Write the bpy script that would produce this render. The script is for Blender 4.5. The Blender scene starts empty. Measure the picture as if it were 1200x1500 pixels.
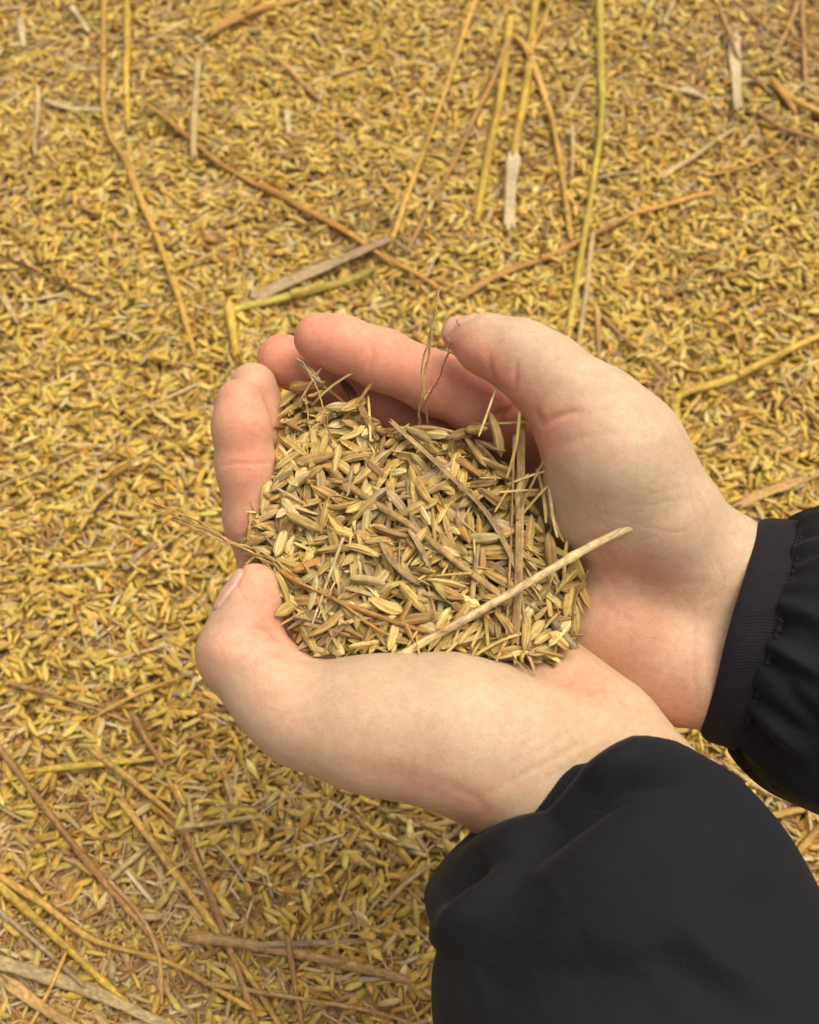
import bpy, math, os
GROUND_BATCHES = 100
import numpy as np
from mathutils import Vector
from mathutils.bvhtree import BVHTree

# ------------------------------------------------------------------ camera, light, exposure
FPX = 1648.0                 # focal length in photo pixels (photo is 1200 wide)
CAM_H = 446.0                # camera height above the ground, mm
TILT = math.radians(34.0)    # tilt away from straight down
CT, ST = math.cos(TILT), math.sin(TILT)
MM = 0.001

sc = bpy.context.scene
cam_d = bpy.data.cameras.new('camera')
cam = bpy.data.objects.new('camera', cam_d)
sc.collection.objects.link(cam)
cam.location = (0, 0, CAM_H * MM)
cam.rotation_euler = (TILT, 0, 0)
cam_d.sensor_fit = 'HORIZONTAL'
cam_d.sensor_width = 36.0
cam_d.lens = 36.0 * FPX / 1200.0
cam_d.clip_start = 0.01
cam_d.clip_end = 50.0
cam_d.dof.use_dof = True
cam_d.dof.focus_distance = 0.312
cam_d.dof.aperture_fstop = 22.0
sc.camera = cam

world = bpy.data.worlds.new('World')
sc.world = world
world.use_nodes = True
wn = world.node_tree.nodes
wl = world.node_tree.links
sky = wn.new('ShaderNodeTexSky')
sky.sky_type = 'NISHITA'
sky.sun_disc = False
SUN_EL, SUN_AZ = math.radians(73), math.radians(70)   # azimuth from +Y towards +X
sky.sun_elevation = SUN_EL
sky.sun_rotation = SUN_AZ
sky.air_density = 0.6
sky.dust_density = 9.0
sky.ozone_density = 0.0
bg = wn['Background']
bg.inputs['Strength'].default_value = 0.15
wl.new(sky.outputs[0], bg.inputs[0])

sun_d = bpy.data.lights.new('sun', 'SUN')
sun_d.energy = 1.0
sun_d.angle = math.radians(75)
sun_d.color = (1.0, 0.87, 0.66)
sun = bpy.data.objects.new('sun', sun_d)
sc.collection.objects.link(sun)
to_sun = Vector((math.sin(SUN_AZ) * math.cos(SUN_EL), math.cos(SUN_AZ) * math.cos(SUN_EL), math.sin(SUN_EL)))
sun.rotation_euler = to_sun.to_track_quat('Z', 'Y').to_euler()

sc.view_settings.view_transform = 'Standard'
sc.view_settings.look = 'None'
sc.view_settings.exposure = 0.16
sc.view_settings.gamma = 1.0

rng = np.random.default_rng(11)

# ------------------------------------------------------------------ coordinates
RIGHT = np.array([1.0, 0, 0]); UP = np.array([0, CT, ST]); FWD = np.array([0, ST, -CT])
CAMP = np.array([0, 0, CAM_H])

def P(px, py, d):
    """Point (mm, world) at depth d seen along the photo's ray px,py: used to measure the scene off the photo."""
    return CAMP + RIGHT * (px - 600) / FPX * d + UP * (750 - py) / FPX * d + FWD * d

def ground_point(px, py, z=0.0):
    v = (750 - py) / FPX
    d = (CAM_H - z) / (CT - v * ST)
    return P(px, py, d)

def to_px(p):
    q = p - CAMP
    d = q @ FWD
    return 600 + (q @ RIGHT) / d * FPX, 750 - (q @ UP) / d * FPX, d

# ------------------------------------------------------------------ object helpers
def obj_from(name, verts_mm, faces, mats, parent=None, smooth=True, loc=None):
    loc = np.zeros(3) if loc is None else np.asarray(loc, float)
    me = bpy.data.meshes.new(name)
    v = (np.asarray(verts_mm, float) - loc) * MM
    if isinstance(faces, np.ndarray):
        k = faces.shape[1]; n = len(faces)
        me.vertices.add(len(v)); me.vertices.foreach_set('co', v.astype(np.float32).ravel())
        me.loops.add(n * k); me.loops.foreach_set('vertex_index', faces.astype(np.int32).ravel())
        me.polygons.add(n); me.polygons.foreach_set('loop_start', np.arange(0, n * k, k, dtype=np.int32))
        me.polygons.foreach_set('loop_total', np.full(n, k, dtype=np.int32))
        me.update(calc_edges=True)
        me.validate(verbose=False)
    else:
        me.from_pydata(v.tolist(), [], faces)
    if smooth:
        me.polygons.foreach_set('use_smooth', np.ones(len(me.polygons), dtype=bool))
    for m in (mats if isinstance(mats, (list, tuple)) else [mats]):
        me.materials.append(m)
    o = bpy.data.objects.new(name, me)
    sc.collection.objects.link(o)
    o.location = Vector(loc * MM)
    if parent is not None:
        o.parent = parent
        o.location = Vector(loc * MM) - parent.location
    return o

def tag(o, label=None, cat=None, group=None, kind=None):
    if label: o['label'] = label
    if cat: o['category'] = cat
    if group: o['group'] = group
    if kind: o['kind'] = kind
    return o

def vcol(o, name, cols):
    a = o.data.attributes.new(name, 'FLOAT_COLOR', 'POINT')
    c = np.ones((len(cols), 4), np.float32); c[:, :3] = cols
    a.data.foreach_set('color', c.ravel())

def vval(o, name, vals):
    a = o.data.attributes.new(name, 'FLOAT', 'POINT')
    a.data.foreach_set('value', np.asarray(vals, np.float32))

def vvec(o, name, vals):
    a = o.data.attributes.new(name, 'FLOAT_VECTOR', 'POINT')
    a.data.foreach_set('vector', np.asarray(vals, np.float32).ravel())

def lin(r, g, b):
    f = lambda c: (c / 255 / 12.92) if c / 255 <= 0.04045 else ((c / 255 + 0.055) / 1.055) ** 2.4
    return np.array([f(r), f(g), f(b)])

# ------------------------------------------------------------------ materials
def new_mat(name):
    m = bpy.data.materials.new(name); m.use_nodes = True
    nt = m.node_tree
    return m, nt.nodes, nt.links, nt.nodes['Principled BSDF']

def mix_rgb(n, l, mode, fac, a, b):
    x = n.new('ShaderNodeMix'); x.data_type = 'RGBA'; x.blend_type = mode
    for sock, val in ((x.inputs[0], fac), (x.inputs[6], a), (x.inputs[7], b)):
        if hasattr(val, 'is_output'): l.new(val, sock)
        elif isinstance(val, (int, float)): sock.default_value = val
        else: sock.default_value = (*val, 1.0)
    return x.outputs[2]

def noise(n, l, vec, scale, detail=4.0, rough=0.6):
    t = n.new('ShaderNodeTexNoise'); t.inputs['Scale'].default_value = scale
    t.inputs['Detail'].default_value = detail; t.inputs['Roughness'].default_value = rough
    if vec is not None: l.new(vec, t.inputs['Vector'])
    return t.outputs['Fac']

def ramp(n, l, fac, stops):
    r = n.new('ShaderNodeValToRGB'); e = r.color_ramp.elements
    while len(e) < len(stops): e.new(0.5)
    for k, (p, c) in enumerate(stops):
        e[k].position = p; e[k].color = (c, c, c, 1) if isinstance(c, (int, float)) else (*c, 1)
    l.new(fac, r.inputs[0])
    return r.outputs[0]

def attr(n, name):
    a = n.new('ShaderNodeAttribute'); a.attribute_name = name
    return a

def plant_material(name, spec=0.35, rough=0.55, blot=0.72, fib=3.2, con=0.62):
    """Dry plant matter: tint attribute times lengthwise fibre streaks (attribute 'along' holds mm along / across)."""
    m, n, l, b = new_mat(name)
    tint = attr(n, 'tint').outputs['Color']
    al = attr(n, 'along').outputs['Vector']
    mp = n.new('ShaderNodeMapping'); mp.inputs['Scale'].default_value = (0.25, fib, fib)
    l.new(al, mp.inputs['Vector'])
    f1 = noise(n, l, mp.outputs[0], 1.3, 5)
    f2 = noise(n, l, al, 0.45, 3)
    c = mix_rgb(n, l, 'MULTIPLY', 1.0, tint, ramp(n, l, f1, [(0.25, con), (0.7, 1.22)]))
    c = mix_rgb(n, l, 'MULTIPLY', 0.8, c, ramp(n, l, f2, [(0.3, blot), (0.65, 1.15)]))
    l.new(c, b.inputs['Base Color'])
    b.inputs['Roughness'].default_value = rough
    b.inputs['Specular IOR Level'].default_value = spec
    bp = n.new('ShaderNodeBump'); bp.inputs['Strength'].default_value = 0.5; bp.inputs['Distance'].default_value = 0.0003
    l.new(f1, bp.inputs['Height']); l.new(bp.outputs[0], b.inputs['Normal'])
    return m

M_husk = plant_material('husk')
M_straw = plant_material('straw', 0.4, 0.55, 0.5, 1.3, 0.45)

def skin_material():
    m, n, l, b = new_mat('skin')
    base = attr(n, 'flush').outputs['Color']
    tc = n.new('ShaderNodeTexCoord').outputs['Object']
    big = noise(n, l, tc, 90, 4)
    mot = noise(n, l, tc, 420, 4, 0.65)
    fine = noise(n, l, tc, 2200, 3, 0.6)
    c = mix_rgb(n, l, 'MULTIPLY', 1.0, base, ramp(n, l, big, [(0.3, (0.95, 0.90, 0.88)), (0.7, (1.04, 1.04, 1.04))]))
    c = mix_rgb(n, l, 'MULTIPLY', 1.0, c, ramp(n, l, mot, [(0.32, (0.95, 0.86, 0.83)), (0.62, (1.02, 1.03, 1.03))]))
    c = mix_rgb(n, l, 'MULTIPLY', 1.0, c, ramp(n, l, fine, [(0.35, (0.93, 0.90, 0.88)), (0.6, (1.02, 1.02, 1.02))]))
    l.new(c, b.inputs['Base Color'])
    b.inputs['Subsurface Weight'].default_value = 0.55
    b.inputs['Subsurface Radius'].default_value = (1.0, 0.38, 0.22)
    b.inputs['Subsurface Scale'].default_value = 0.0045
    b.inputs['Specular IOR Level'].default_value = 0.35
    l.new(ramp(n, l, attr(n, 'nail').outputs['Fac'], [(0.0, 0.52), (1.0, 0.28)]), b.inputs['Roughness'])
    vor = n.new('ShaderNodeTexVoronoi'); vor.feature = 'DISTANCE_TO_EDGE'; vor.inputs['Scale'].default_value = 1100
    nd = n.new('ShaderNodeTexNoise'); nd.inputs['Scale'].default_value = 500
    l.new(tc, nd.inputs['Vector'])
    add = n.new('ShaderNodeVectorMath'); add.operation = 'MULTIPLY_ADD'
    l.new(nd.outputs['Color'], add.inputs[0]); add.inputs[1].default_value = (0.0012,) * 3; l.new(tc, add.inputs[2])
    l.new(add.outputs[0], vor.inputs['Vector'])
    b1 = n.new('ShaderNodeBump'); b1.inputs['Distance'].default_value = 0.00012; b1.inputs['Strength'].default_value = 0.2
    l.new(ramp(n, l, vor.outputs['Distance'], [(0.0, 0.0), (0.25, 1.0)]), b1.inputs['Height'])
    b2 = n.new('ShaderNodeBump'); b2.inputs['Distance'].default_value = 0.0004; b2.inputs['Strength'].default_value = 0.22
    l.new(mot, b2.inputs['Height']); l.new(b1.outputs[0], b2.inputs['Normal'])
    l.new(b2.outputs[0], b.inputs['Normal'])
    return m

M_skin = skin_material()

def cloth_material(name, col, weave=0.6, scale=1.0, rough=0.7):
    m, n, l, b = new_mat(name)
    uv = attr(n, 'along').outputs['Vector']      # mm along and around the sleeve
    w = n.new('ShaderNodeTexWave'); w.wave_type = 'BANDS'; w.bands_direction = 'X'; w.inputs['Scale'].default_value = 0.9 * scale
    w.inputs['Distortion'].default_value = 0.6; w.inputs['Detail'].default_value = 2
    w2 = n.new('ShaderNodeTexWave'); w2.wave_type = 'BANDS'; w2.bands_direction = 'Y'; w2.inputs['Scale'].default_value = 0.9 * scale
    w2.inputs['Distortion'].default_value = 0.6; w2.inputs['Detail'].default_value = 2
    l.new(uv, w.inputs['Vector']); l.new(uv, w2.inputs['Vector'])
    mx = n.new('ShaderNodeMath'); mx.operation = 'MULTIPLY'; l.new(w.outputs['Fac'], mx.inputs[0]); l.new(w2.outputs['Fac'], mx.inputs[1])
    fz = noise(n, l, uv, 2.5, 4, 0.7)
    c = mix_rgb(n, l, 'MULTIPLY', 1.0, tuple(col), ramp(n, l, mx.outputs[0], [(0.0, 0.85), (1.0, 1.15)]))
    c = mix_rgb(n, l, 'MULTIPLY', 1.0, c, ramp(n, l, fz, [(0.3, 0.8), (0.7, 1.25)]))
    l.new(c, b.inputs['Base Color'])
    b.inputs['Roughness'].default_value = rough
    b.inputs['Specular IOR Level'].default_value = 0.25
    b.inputs['Sheen Weight'].default_value = 0.04
    b.inputs['Sheen Roughness'].default_value = 0.4
    bp = n.new('ShaderNodeBump'); bp.inputs['Strength'].default_value = weave; bp.inputs['Distance'].default_value = 0.00015
    l.new(mx.outputs[0], bp.inputs['Height'])
    cr = noise(n, l, uv, 0.055, 6, 0.55)
    b2 = n.new('ShaderNodeBump'); b2.inputs['Strength'].default_value = 0.8; b2.inputs['Distance'].default_value = 0.0022
    l.new(cr, b2.inputs['Height']); l.new(bp.outputs[0], b2.inputs['Normal']); l.new(b2.outputs[0], b.inputs['Normal'])
    return m

M_sleeve = cloth_material('sleeve_cloth', (0.0072, 0.0080, 0.0105), 0.5, 1.0, 0.8)
M_cuff = cloth_material('cuff_cloth', (0.0125, 0.0115, 0.0145), 1.0, 0.45, 0.85)

# ------------------------------------------------------------------ implicit surface tools
class Field:
    def __init__(s, lo, hi, h):
        s.lo = np.asarray(lo, float); s.h = h
        s.n = np.ceil((np.asarray(hi) - s.lo) / h).astype(int) + 1
        s.ax = [s.lo[i] + h * np.arange(s.n[i]) for i in range(3)]
    def empty(s):
        return np.full(s.n, 60.0, np.float32)
    def cone(s, F, a, b, ra, rb, k):
        """smooth-union a round cone into F"""
        a = np.asarray(a); b = np.asarray(b); m = max(ra, rb) + k + 3
        lo = np.minimum(a, b) - m; hi = np.maximum(a, b) + m
        i0 = np.clip(((lo - s.lo) / s.h).astype(int), 0, s.n); i1 = np.clip(((hi - s.lo) / s.h).astype(int) + 2, 0, s.n)
        sl = tuple(slice(i0[i], i1[i]) for i in range(3))
        X = s.ax[0][sl[0]][:, None, None].astype(np.float32); Y = s.ax[1][sl[1]][None, :, None].astype(np.float32); Z = s.ax[2][sl[2]][None, None, :].astype(np.float32)
        ab = b - a; L2 = float(ab @ ab) + 1e-9
        t = ((X - a[0]) * ab[0] + (Y - a[1]) * ab[1] + (Z - a[2]) * ab[2]) / L2
        t = np.clip(t, 0, 1)
        dx = X - a[0] - t * ab[0]; dy = Y - a[1] - t * ab[1]; dz = Z - a[2] - t * ab[2]
        d = np.sqrt(dx * dx + dy * dy + dz * dz) - (ra + (rb - ra) * t)
        sub = F[sl]
        F[sl] = smin(sub, d.astype(np.float32), k)
    def chain(s, F, pts, k):
        """pts: list of (px, py, depth, radius in photo px)"""
        w = [(P(*p[:3]), p[3] * p[2] / FPX) for p in pts]
        for (a, ra), (b, rb) in zip(w[:-1], w[1:]):
            s.cone(F, a, b, ra, rb, k)

def smin(a, b, k):
    if k <= 0: return np.minimum(a, b)
    h = np.maximum(k - np.abs(a - b), 0) / k
    return np.minimum(a, b) - h * h * k * 0.25

def surface_nets(F, lo, h):
    s = F < 0
    c = np.zeros(tuple(np.array(F.shape) - 1), np.int8)
    for i in (0, 1):
        for j in (0, 1):
            for k in (0, 1):
                c += s[i:F.shape[0] - 1 + i, j:F.shape[1] - 1 + j, k:F.shape[2] - 1 + k]
    idx = np.argwhere((c > 0) & (c < 8))
    vid = np.full(c.shape, -1, np.int32); vid[tuple(idx.T)] = np.arange(len(idx))
    acc = np.zeros((len(idx), 3)); cnt = np.zeros(len(idx))
    cor = [np.array(x) for x in [(i, j, k) for i in (0, 1) for j in (0, 1) for k in (0, 1)]]
    for a in range(8):
        for b in range(a + 1, 8):
            if np.abs(cor[a] - cor[b]).sum() != 1: continue
            fa = F[tuple((idx + cor[a]).T)]; fb = F[tuple((idx + cor[b]).T)]
            m = (fa < 0) != (fb < 0)
            t = np.where(m, fa / np.where(m, fa - fb, 1), 0)
            p = cor[a] + t[:, None] * (cor[b] - cor[a])
            acc[m] += p[m]; cnt[m] += 1
    v = lo + h * (idx + acc / cnt[:, None])
    quads = []
    for ax in range(3):
        o1, o2 = (ax + 1) % 3, (ax + 2) % 3
        A = [slice(None)] * 3; B = [slice(None)] * 3
        A[ax] = slice(0, -1); B[ax] = slice(1, None)
        e = s[tuple(A)] != s[tuple(B)]
        q = np.argwhere(e)
        q = q[(q[:, o1] > 0) & (q[:, o2] > 0) & (q[:, o1] < F.shape[o1] - 1) & (q[:, o2] < F.shape[o2] - 1)]
        inside = s[tuple(q.T)]
        d1 = np.zeros(3, int); d1[o1] = 1; d2 = np.zeros(3, int); d2[o2] = 1
        f = np.stack([vid[tuple((q - d1 - d2).T)], vid[tuple((q - d2).T)], vid[tuple(q.T)], vid[tuple((q - d1).T)]], 1)
        f[~inside] = f[~inside][:, ::-1]
        quads.append(f)
    return v, np.concatenate(quads)

def smooth_mesh(v, f, it=2, lam=0.5):
    e = np.concatenate([f[:, [0, 1]], f[:, [1, 2]], f[:, [2, 3]], f[:, [3, 0]]])
    for _ in range(it):
        acc = np.zeros_like(v); c = np.zeros(len(v))
        for a, b in ((0, 1), (1, 0)):
            for k in range(3): acc[:, k] += np.bincount(e[:, a], v[e[:, b], k], len(v))
            c += np.bincount(e[:, a], minlength=len(v))
        v = v + lam * (acc / np.maximum(c, 1)[:, None] - v)
    return v

def subdiv(v, f, levels=1):
    me = bpy.data.meshes.new('tmp'); me.vertices.add(len(v)); me.vertices.foreach_set('co', v.astype(np.float32).ravel())
    n = len(f); me.loops.add(n * 4); me.loops.foreach_set('vertex_index', f.astype(np.int32).ravel())
    me.polygons.add(n); me.polygons.foreach_set('loop_start', np.arange(0, n * 4, 4, dtype=np.int32))
    me.polygons.foreach_set('loop_total', np.full(n, 4, dtype=np.int32)); me.update(calc_edges=True)
    o = bpy.data.objects.new('tmp', me); sc.collection.objects.link(o)
    md = o.modifiers.new('s', 'SUBSURF'); md.levels = levels
    dg = bpy.context.evaluated_depsgraph_get()
    me2 = bpy.data.meshes.new_from_object(o.evaluated_get(dg))
    nv = np.empty(len(me2.vertices) * 3, np.float32); me2.vertices.foreach_get('co', nv)
    nf = np.empty(len(me2.loops), np.int32); me2.loops.foreach_get('vertex_index', nf)
    bpy.data.objects.remove(o); bpy.data.meshes.remove(me); bpy.data.meshes.remove(me2)
    return nv.reshape(-1, 3).astype(float), nf.reshape(-1, 4)

def normals(v, f):
    a = v[f[:, 2]] - v[f[:, 0]]; b = v[f[:, 3]] - v[f[:, 1]]
    fn = np.cross(a, b); N = np.zeros_like(v)
    for j in range(4):
        for k in range(3): N[:, k] += np.bincount(f[:, j], fn[:, k], len(v))
    return N / (np.linalg.norm(N, axis=1)[:, None] + 1e-12)

def poly_dist(x, y, pts):
    """distance of (x,y) to a polyline, and the parameter 0..1 along it"""
    best = np.full(len(x), 1e9); par = np.zeros(len(x)); n = len(pts) - 1
    for i in range(n):
        ax, ay = pts[i][:2]; bx, by = pts[i + 1][:2]; dx, dy = bx - ax, by - ay; L = dx * dx + dy * dy + 1e-9
        t = np.clip(((x - ax) * dx + (y - ay) * dy) / L, 0, 1)
        d = np.hypot(x - ax - t * dx, y - ay - t * dy)
        m = d < best; best[m] = d[m]; par[m] = (i + t[m]) / n
    return best, par

def smooth_path(pts, n):
    """Catmull-Rom through pts (k x dim) resampled to n points"""
    p = np.asarray(pts, float)
    if len(p) == 2: return p[0] + (p[1] - p[0]) * np.linspace(0, 1, n)[:, None]
    q = np.vstack([2 * p[0] - p[1], p, 2 * p[-1] - p[-2]])
    L = np.r_[0, np.cumsum(np.linalg.norm(np.diff(p, axis=0), axis=1))]
    out = []
    for s in np.linspace(0, L[-1], n):
        i = min(np.searchsorted(L, s, 'right') - 1, len(p) - 2); t = (s - L[i]) / max(L[i + 1] - L[i], 1e-9)
        a, b, c, d = q[i:i + 4]
        out.append(0.5 * ((2 * b) + (c - a) * t + (2 * a - 5 * b + 4 * c - d) * t ** 2 + (3 * b - a - 3 * c + d) * t ** 3))
    return np.array(out)

# ------------------------------------------------------------------ the person's hands
def build_hand(parts, unions, lo, hi, h=0.8):
    """parts: {name: (inner blend k, [chains])}; unions: [(name, k)] joined in order"""
    G = Field(lo, hi, h); fields = {}
    def get(name):
        if name not in fields:
            k, chains = parts[name]; F = G.empty()
            for c in chains: G.chain(F, c, k)
            fields[name] = F
        return fields[name]
    total = None
    for group, k in unions:
        F = get(group[0]).copy()
        for nm, kk in group[1:]: F = smin(F, get(nm), kk)
        total = F if total is None else smin(total, F, k)
    v, f = surface_nets(total, G.lo, h)
    v = smooth_mesh(v, f, 2, 0.5)
    return subdiv(v, f, 1)

def bounds(parts):
    pts = []
    for k, chains in parts.values():
        for c in chains:
            for p in c:
                w = P(*p[:3]); r = p[3] * p[2] / FPX
                pts += [w - r - 5, w + r + 5]
    pts = np.array(pts)
    return pts.min(0), pts.max(0)

# person's right hand (upper right in the photo), palm up
RH = {
    'palm': (9.0, [
        [(1330, 1000, 300, 84), (1096, 870, 304, 76), (1034, 838, 306, 76), (900, 760, 318, 66), (800, 660, 330, 50)],
        [(1310, 1110, 300, 95), (1065, 972, 303, 86), (985, 965, 304, 84), (885, 905, 312, 70), (800, 870, 330, 58)],
        [(1040, 830, 310, 70), (900, 800, 322, 62), (790, 730, 338, 50)],
        [(1040, 900, 308, 76), (920, 860, 320, 60), (780, 800, 340, 50)],
    ]),
    'thenar': (9.0, [
        [(1045, 838, 300, 72), (965, 750, 294, 76), (900, 670, 291, 85), (862, 610, 290, 68)],
        [(900, 668, 291, 90), (880, 740, 298, 68), (905, 800, 306, 60)],
    ]),
    'thumb': (4.0, [
        [(862, 600, 290, 66), (800, 545, 289, 55), (762, 516, 290, 45), (712, 502, 293, 38), (672, 489, 296, 26)],
        [(735, 520, 291, 40), (712, 510, 293, 37)],
        [(765, 545, 289, 36), (780, 560, 289, 36)],
        [(810, 585, 290, 42), (830, 615, 291, 40)],
    ]),
    'index': (2.5, [
        [(830, 690, 330, 50), (765, 622, 320, 48), (700, 590, 314, 46), (640, 562, 312, 45), (560, 527, 309, 44), (500, 504, 307, 41), (467, 495, 307, 37)],
    ]),
    'middle': (2.5, [
        [(800, 730, 340, 50), (740, 670, 336, 46), (640, 620, 332, 46), (560, 585, 328, 44), (480, 550, 326, 42), (415, 528, 324, 39)],
    ]),
    'ring': (2.5, [
        [(780, 800, 340, 50), (700, 720, 350, 44), (600, 660, 350, 44), (520, 625, 346, 40), (480, 610, 342, 35)],
    ]),
    'little': (2.5, [
        [(790, 870, 334, 50), (720, 810, 350, 40), (640, 760, 356, 38), (580, 730, 354, 34), (550, 716, 352, 30)],
    ]),
}
RU = [(['palm', ('thenar', 9.0), ('thumb', 6.0)], 0), (['index'], 2.0), (['middle'], 1.2), (['ring'], 1.2), (['little'], 1.2)]

# person's left hand (lower left in the photo), palm up, nearer the camera
LH = {
    'palm': (9.0, [
        [(1120, 1500, 262, 112), (905, 1215, 283, 104), (799, 1163, 290, 98), (700, 1080, 296, 90), (560, 960, 318, 62), (450, 880, 328, 50)],
        [(1135, 1440, 262, 92), (962, 1190, 286, 90), (893, 1122, 292, 92), (872, 1075, 294, 80), (812, 1015, 302, 68), (760, 930, 322, 60), (690, 880, 338, 46)],
        [(800, 1100, 302, 70), (700, 1000, 316, 60), (600, 900, 334, 50), (540, 860, 338, 46)],
        [(820, 1080, 304, 66), (720, 960, 326, 56), (620, 870, 340, 46)],
    ]),
    'thenar': (10.0, [
        [(880, 1165, 290, 90), (740, 1096, 284, 102), (650, 1069, 281, 100), (540, 1060, 281, 87), (440, 1046, 284, 70)],
    ]),
    'thumb': (4.0, [
        [(450, 1050, 284, 70), (400, 1012, 285, 64), (352, 956, 287, 60), (362, 905, 288, 46), (372, 870, 289, 38), (374, 858, 289, 29)],
        [(372, 970, 286, 52), (410, 1000, 286, 46)],
    ]),
    'index': (2.5, [
        [(520, 960, 326, 56), (440, 890, 322, 50), (400, 835, 316, 47), (374, 760, 309, 45), (361, 685, 305, 43), (354, 625, 303, 42), (351, 591, 304, 36)],
    ]),
    'middle': (2.5, [
        [(530, 880, 338, 50), (465, 800, 336, 44), (420, 715, 327, 40), (388, 635, 318, 39), (371, 566, 313, 35)],
    ]),
    'ring': (2.5, [
        [(610, 880, 338, 50), (572, 780, 358, 44), (556, 690, 366, 42), (556, 620, 368, 39), (558, 590, 366, 34)],
    ]),
    'little': (2.5, [
        [(690, 890, 338, 46), (660, 810, 358, 38), (648, 750, 364, 36), (648, 700, 364, 32)],
    ]),
}
LU = [(['palm', ('thenar', 8.0), ('thumb', 5.0)], 0), (['index'], 2.5), (['middle'], 0.8), (['ring'], 1.5), (['little'], 1.5)]

rv, rf = build_hand(RH, RU, *bounds(RH))
lv, lf = build_hand(LH, LU, *bounds(LH))

# creases: (polyline px, half width px, depth mm)
R_CREASE = [
    ([(543, 500), (545, 520), (540, 545)], 5, 0.35), ([(548, 490), (550, 520)], 9, 0.2),
    ([(632, 540), (630, 562), (622, 590)], 5, 0.35), ([(718, 520), (719, 545), (728, 562), (744, 573)], 5, 0.5), ([(757, 528), (756, 552), (753, 578)], 4.5, 0.35),
    ([(730, 640), (740, 610), (756, 592)], 6, 0.7), ([(722, 610), (742, 600)], 6, 0.5),
    ([(798, 622), (812, 612), (835, 605), (850, 603)], 6, 0.5), ([(785, 598), (795, 625)], 6, 0.4),
    ([(810, 655), (860, 640), (930, 632)], 7, 0.18), ([(850, 608), (900, 600), (960, 604)], 7, 0.15),
    ([(925, 742), (965, 738), (1015, 728)], 2.8, 0.07), ([(905, 760), (945, 772), (985, 780), (1025, 776)], 2.8, 0.07), ([(880, 765), (920, 800), (950, 820)], 3, 0.1), ([(900, 800), (950, 790), (1000, 765)], 2.6, 0.07), ([(960, 700), (1000, 690), (1040, 700)], 3, 0.06), ([(1040, 800), (1060, 850), (1050, 900)], 3, 0.08),
    ([(930, 715), (960, 722), (1010, 712)], 3.5, 0.08), ([(950, 790), (1000, 778), (1030, 760)], 3.5, 0.09),
    ([(880, 790), (900, 830), (930, 850), (975, 858), (1040, 850)], 7, 0.2),
    ([(870, 818), (895, 850), (915, 880)], 8, 0.2), ([(880, 880), (910, 905), (960, 915)], 6, 0.15),
    ([(1018, 895), (1014, 960), (1022, 1040)], 5, 0.2), ([(1050, 870), (1020, 890), (990, 935)], 4, 0.15),
    ([(1000, 640), (960, 660), (900, 668)], 9, 0.12),
]
L_CREASE = [
    ([(320, 684), (345, 678), (372, 680), (402, 676)], 4, 0.2), ([(335, 792), (365, 786), (395, 792)], 4, 0.16),
    ([(414, 940), (398, 925), (372, 920)], 5, 0.8), ([(420, 952), (405, 958), (380, 958)], 4, 0.22),
    ([(372, 928), (392, 934), (410, 938)], 4, 0.35), ([(480, 982), (440, 968), (400, 956)], 6, 0.3),
    ([(360, 880), (352, 868), (346, 850)], 3, 0.2),
    ([(760, 968), (800, 985), (850, 1000), (880, 1020)], 14, 0.9),
    ([(850, 1010), (820, 1050), (780, 1085), (740, 1110)], 5, 0.09), ([(865, 1050), (820, 1080), (770, 1110)], 4, 0.09),
    ([(900, 1060), (840, 1095), (760, 1140), (720, 1160)], 6, 0.16), ([(910, 1075), (850, 1110), (790, 1150)], 4, 0.08),
    ([(660, 1150), (700, 1172), (712, 1192)], 9, 0.22), ([(620, 1155), (680, 1180)], 9, 0.12),
    ([(880, 985), (905, 1020), (930, 1060)], 7, 0.25),
    ([(500, 1120), (600, 1140), (680, 1160)], 18, 0.35),
]
R_BUMP = [((740, 492), 22, 0.6), ((702, 520), 22, 0.5), ((930, 860), 30, -0.3), ((870, 850), 40, -0.5), ((975, 965), 60, 1.0), ((905, 665), 60, 1.0)]
L_BUMP = [((325, 950), 28, 0.9), ((420, 1075), 45, 0.9), ((650, 1050), 80, 0.8), ((760, 1130), 40, -0.4), ((735, 1175), 26, 0.3), ((900, 1045), 40, 0.7)]

PALE = np.array([0.585, 0.462, 0.295]); PINK = np.array([0.72, 0.35, 0.215]); RED = np.array([0.56, 0.20, 0.13])
R_FLUSH = [((470, 495), 70, 1.0), ((580, 545), 70, .9), ((680, 590), 70, .85), ((420, 530), 60, 1.2), ((540, 590), 70, 1.2), ((660, 490), 30, .5),
           ((700, 530), 36, .8), ((740, 590), 50, .8), ((780, 640), 50, .6), ((830, 620), 60, .35), ((930, 850), 70, .25), ((960, 980), 120, .42),
           ((890, 930), 70, .25), ((1000, 1055), 50, .5), ((860, 840), 50, .2)]
L_FLUSH = [((360, 590), 60, .9), ((360, 680), 60, .8), ((370, 780), 60, .75), ((375, 870), 40, .6), ((320, 950), 50, .5), ((400, 1010), 60, .3),
           ((500, 1080), 90, .2), ((830, 970), 60, .2), ((900, 1040), 80, .15), ((620, 1160), 60, .35), ((700, 1190), 40, .5), ((850, 1020), 60, .1), ((410, 920), 40, .5)]

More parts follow.
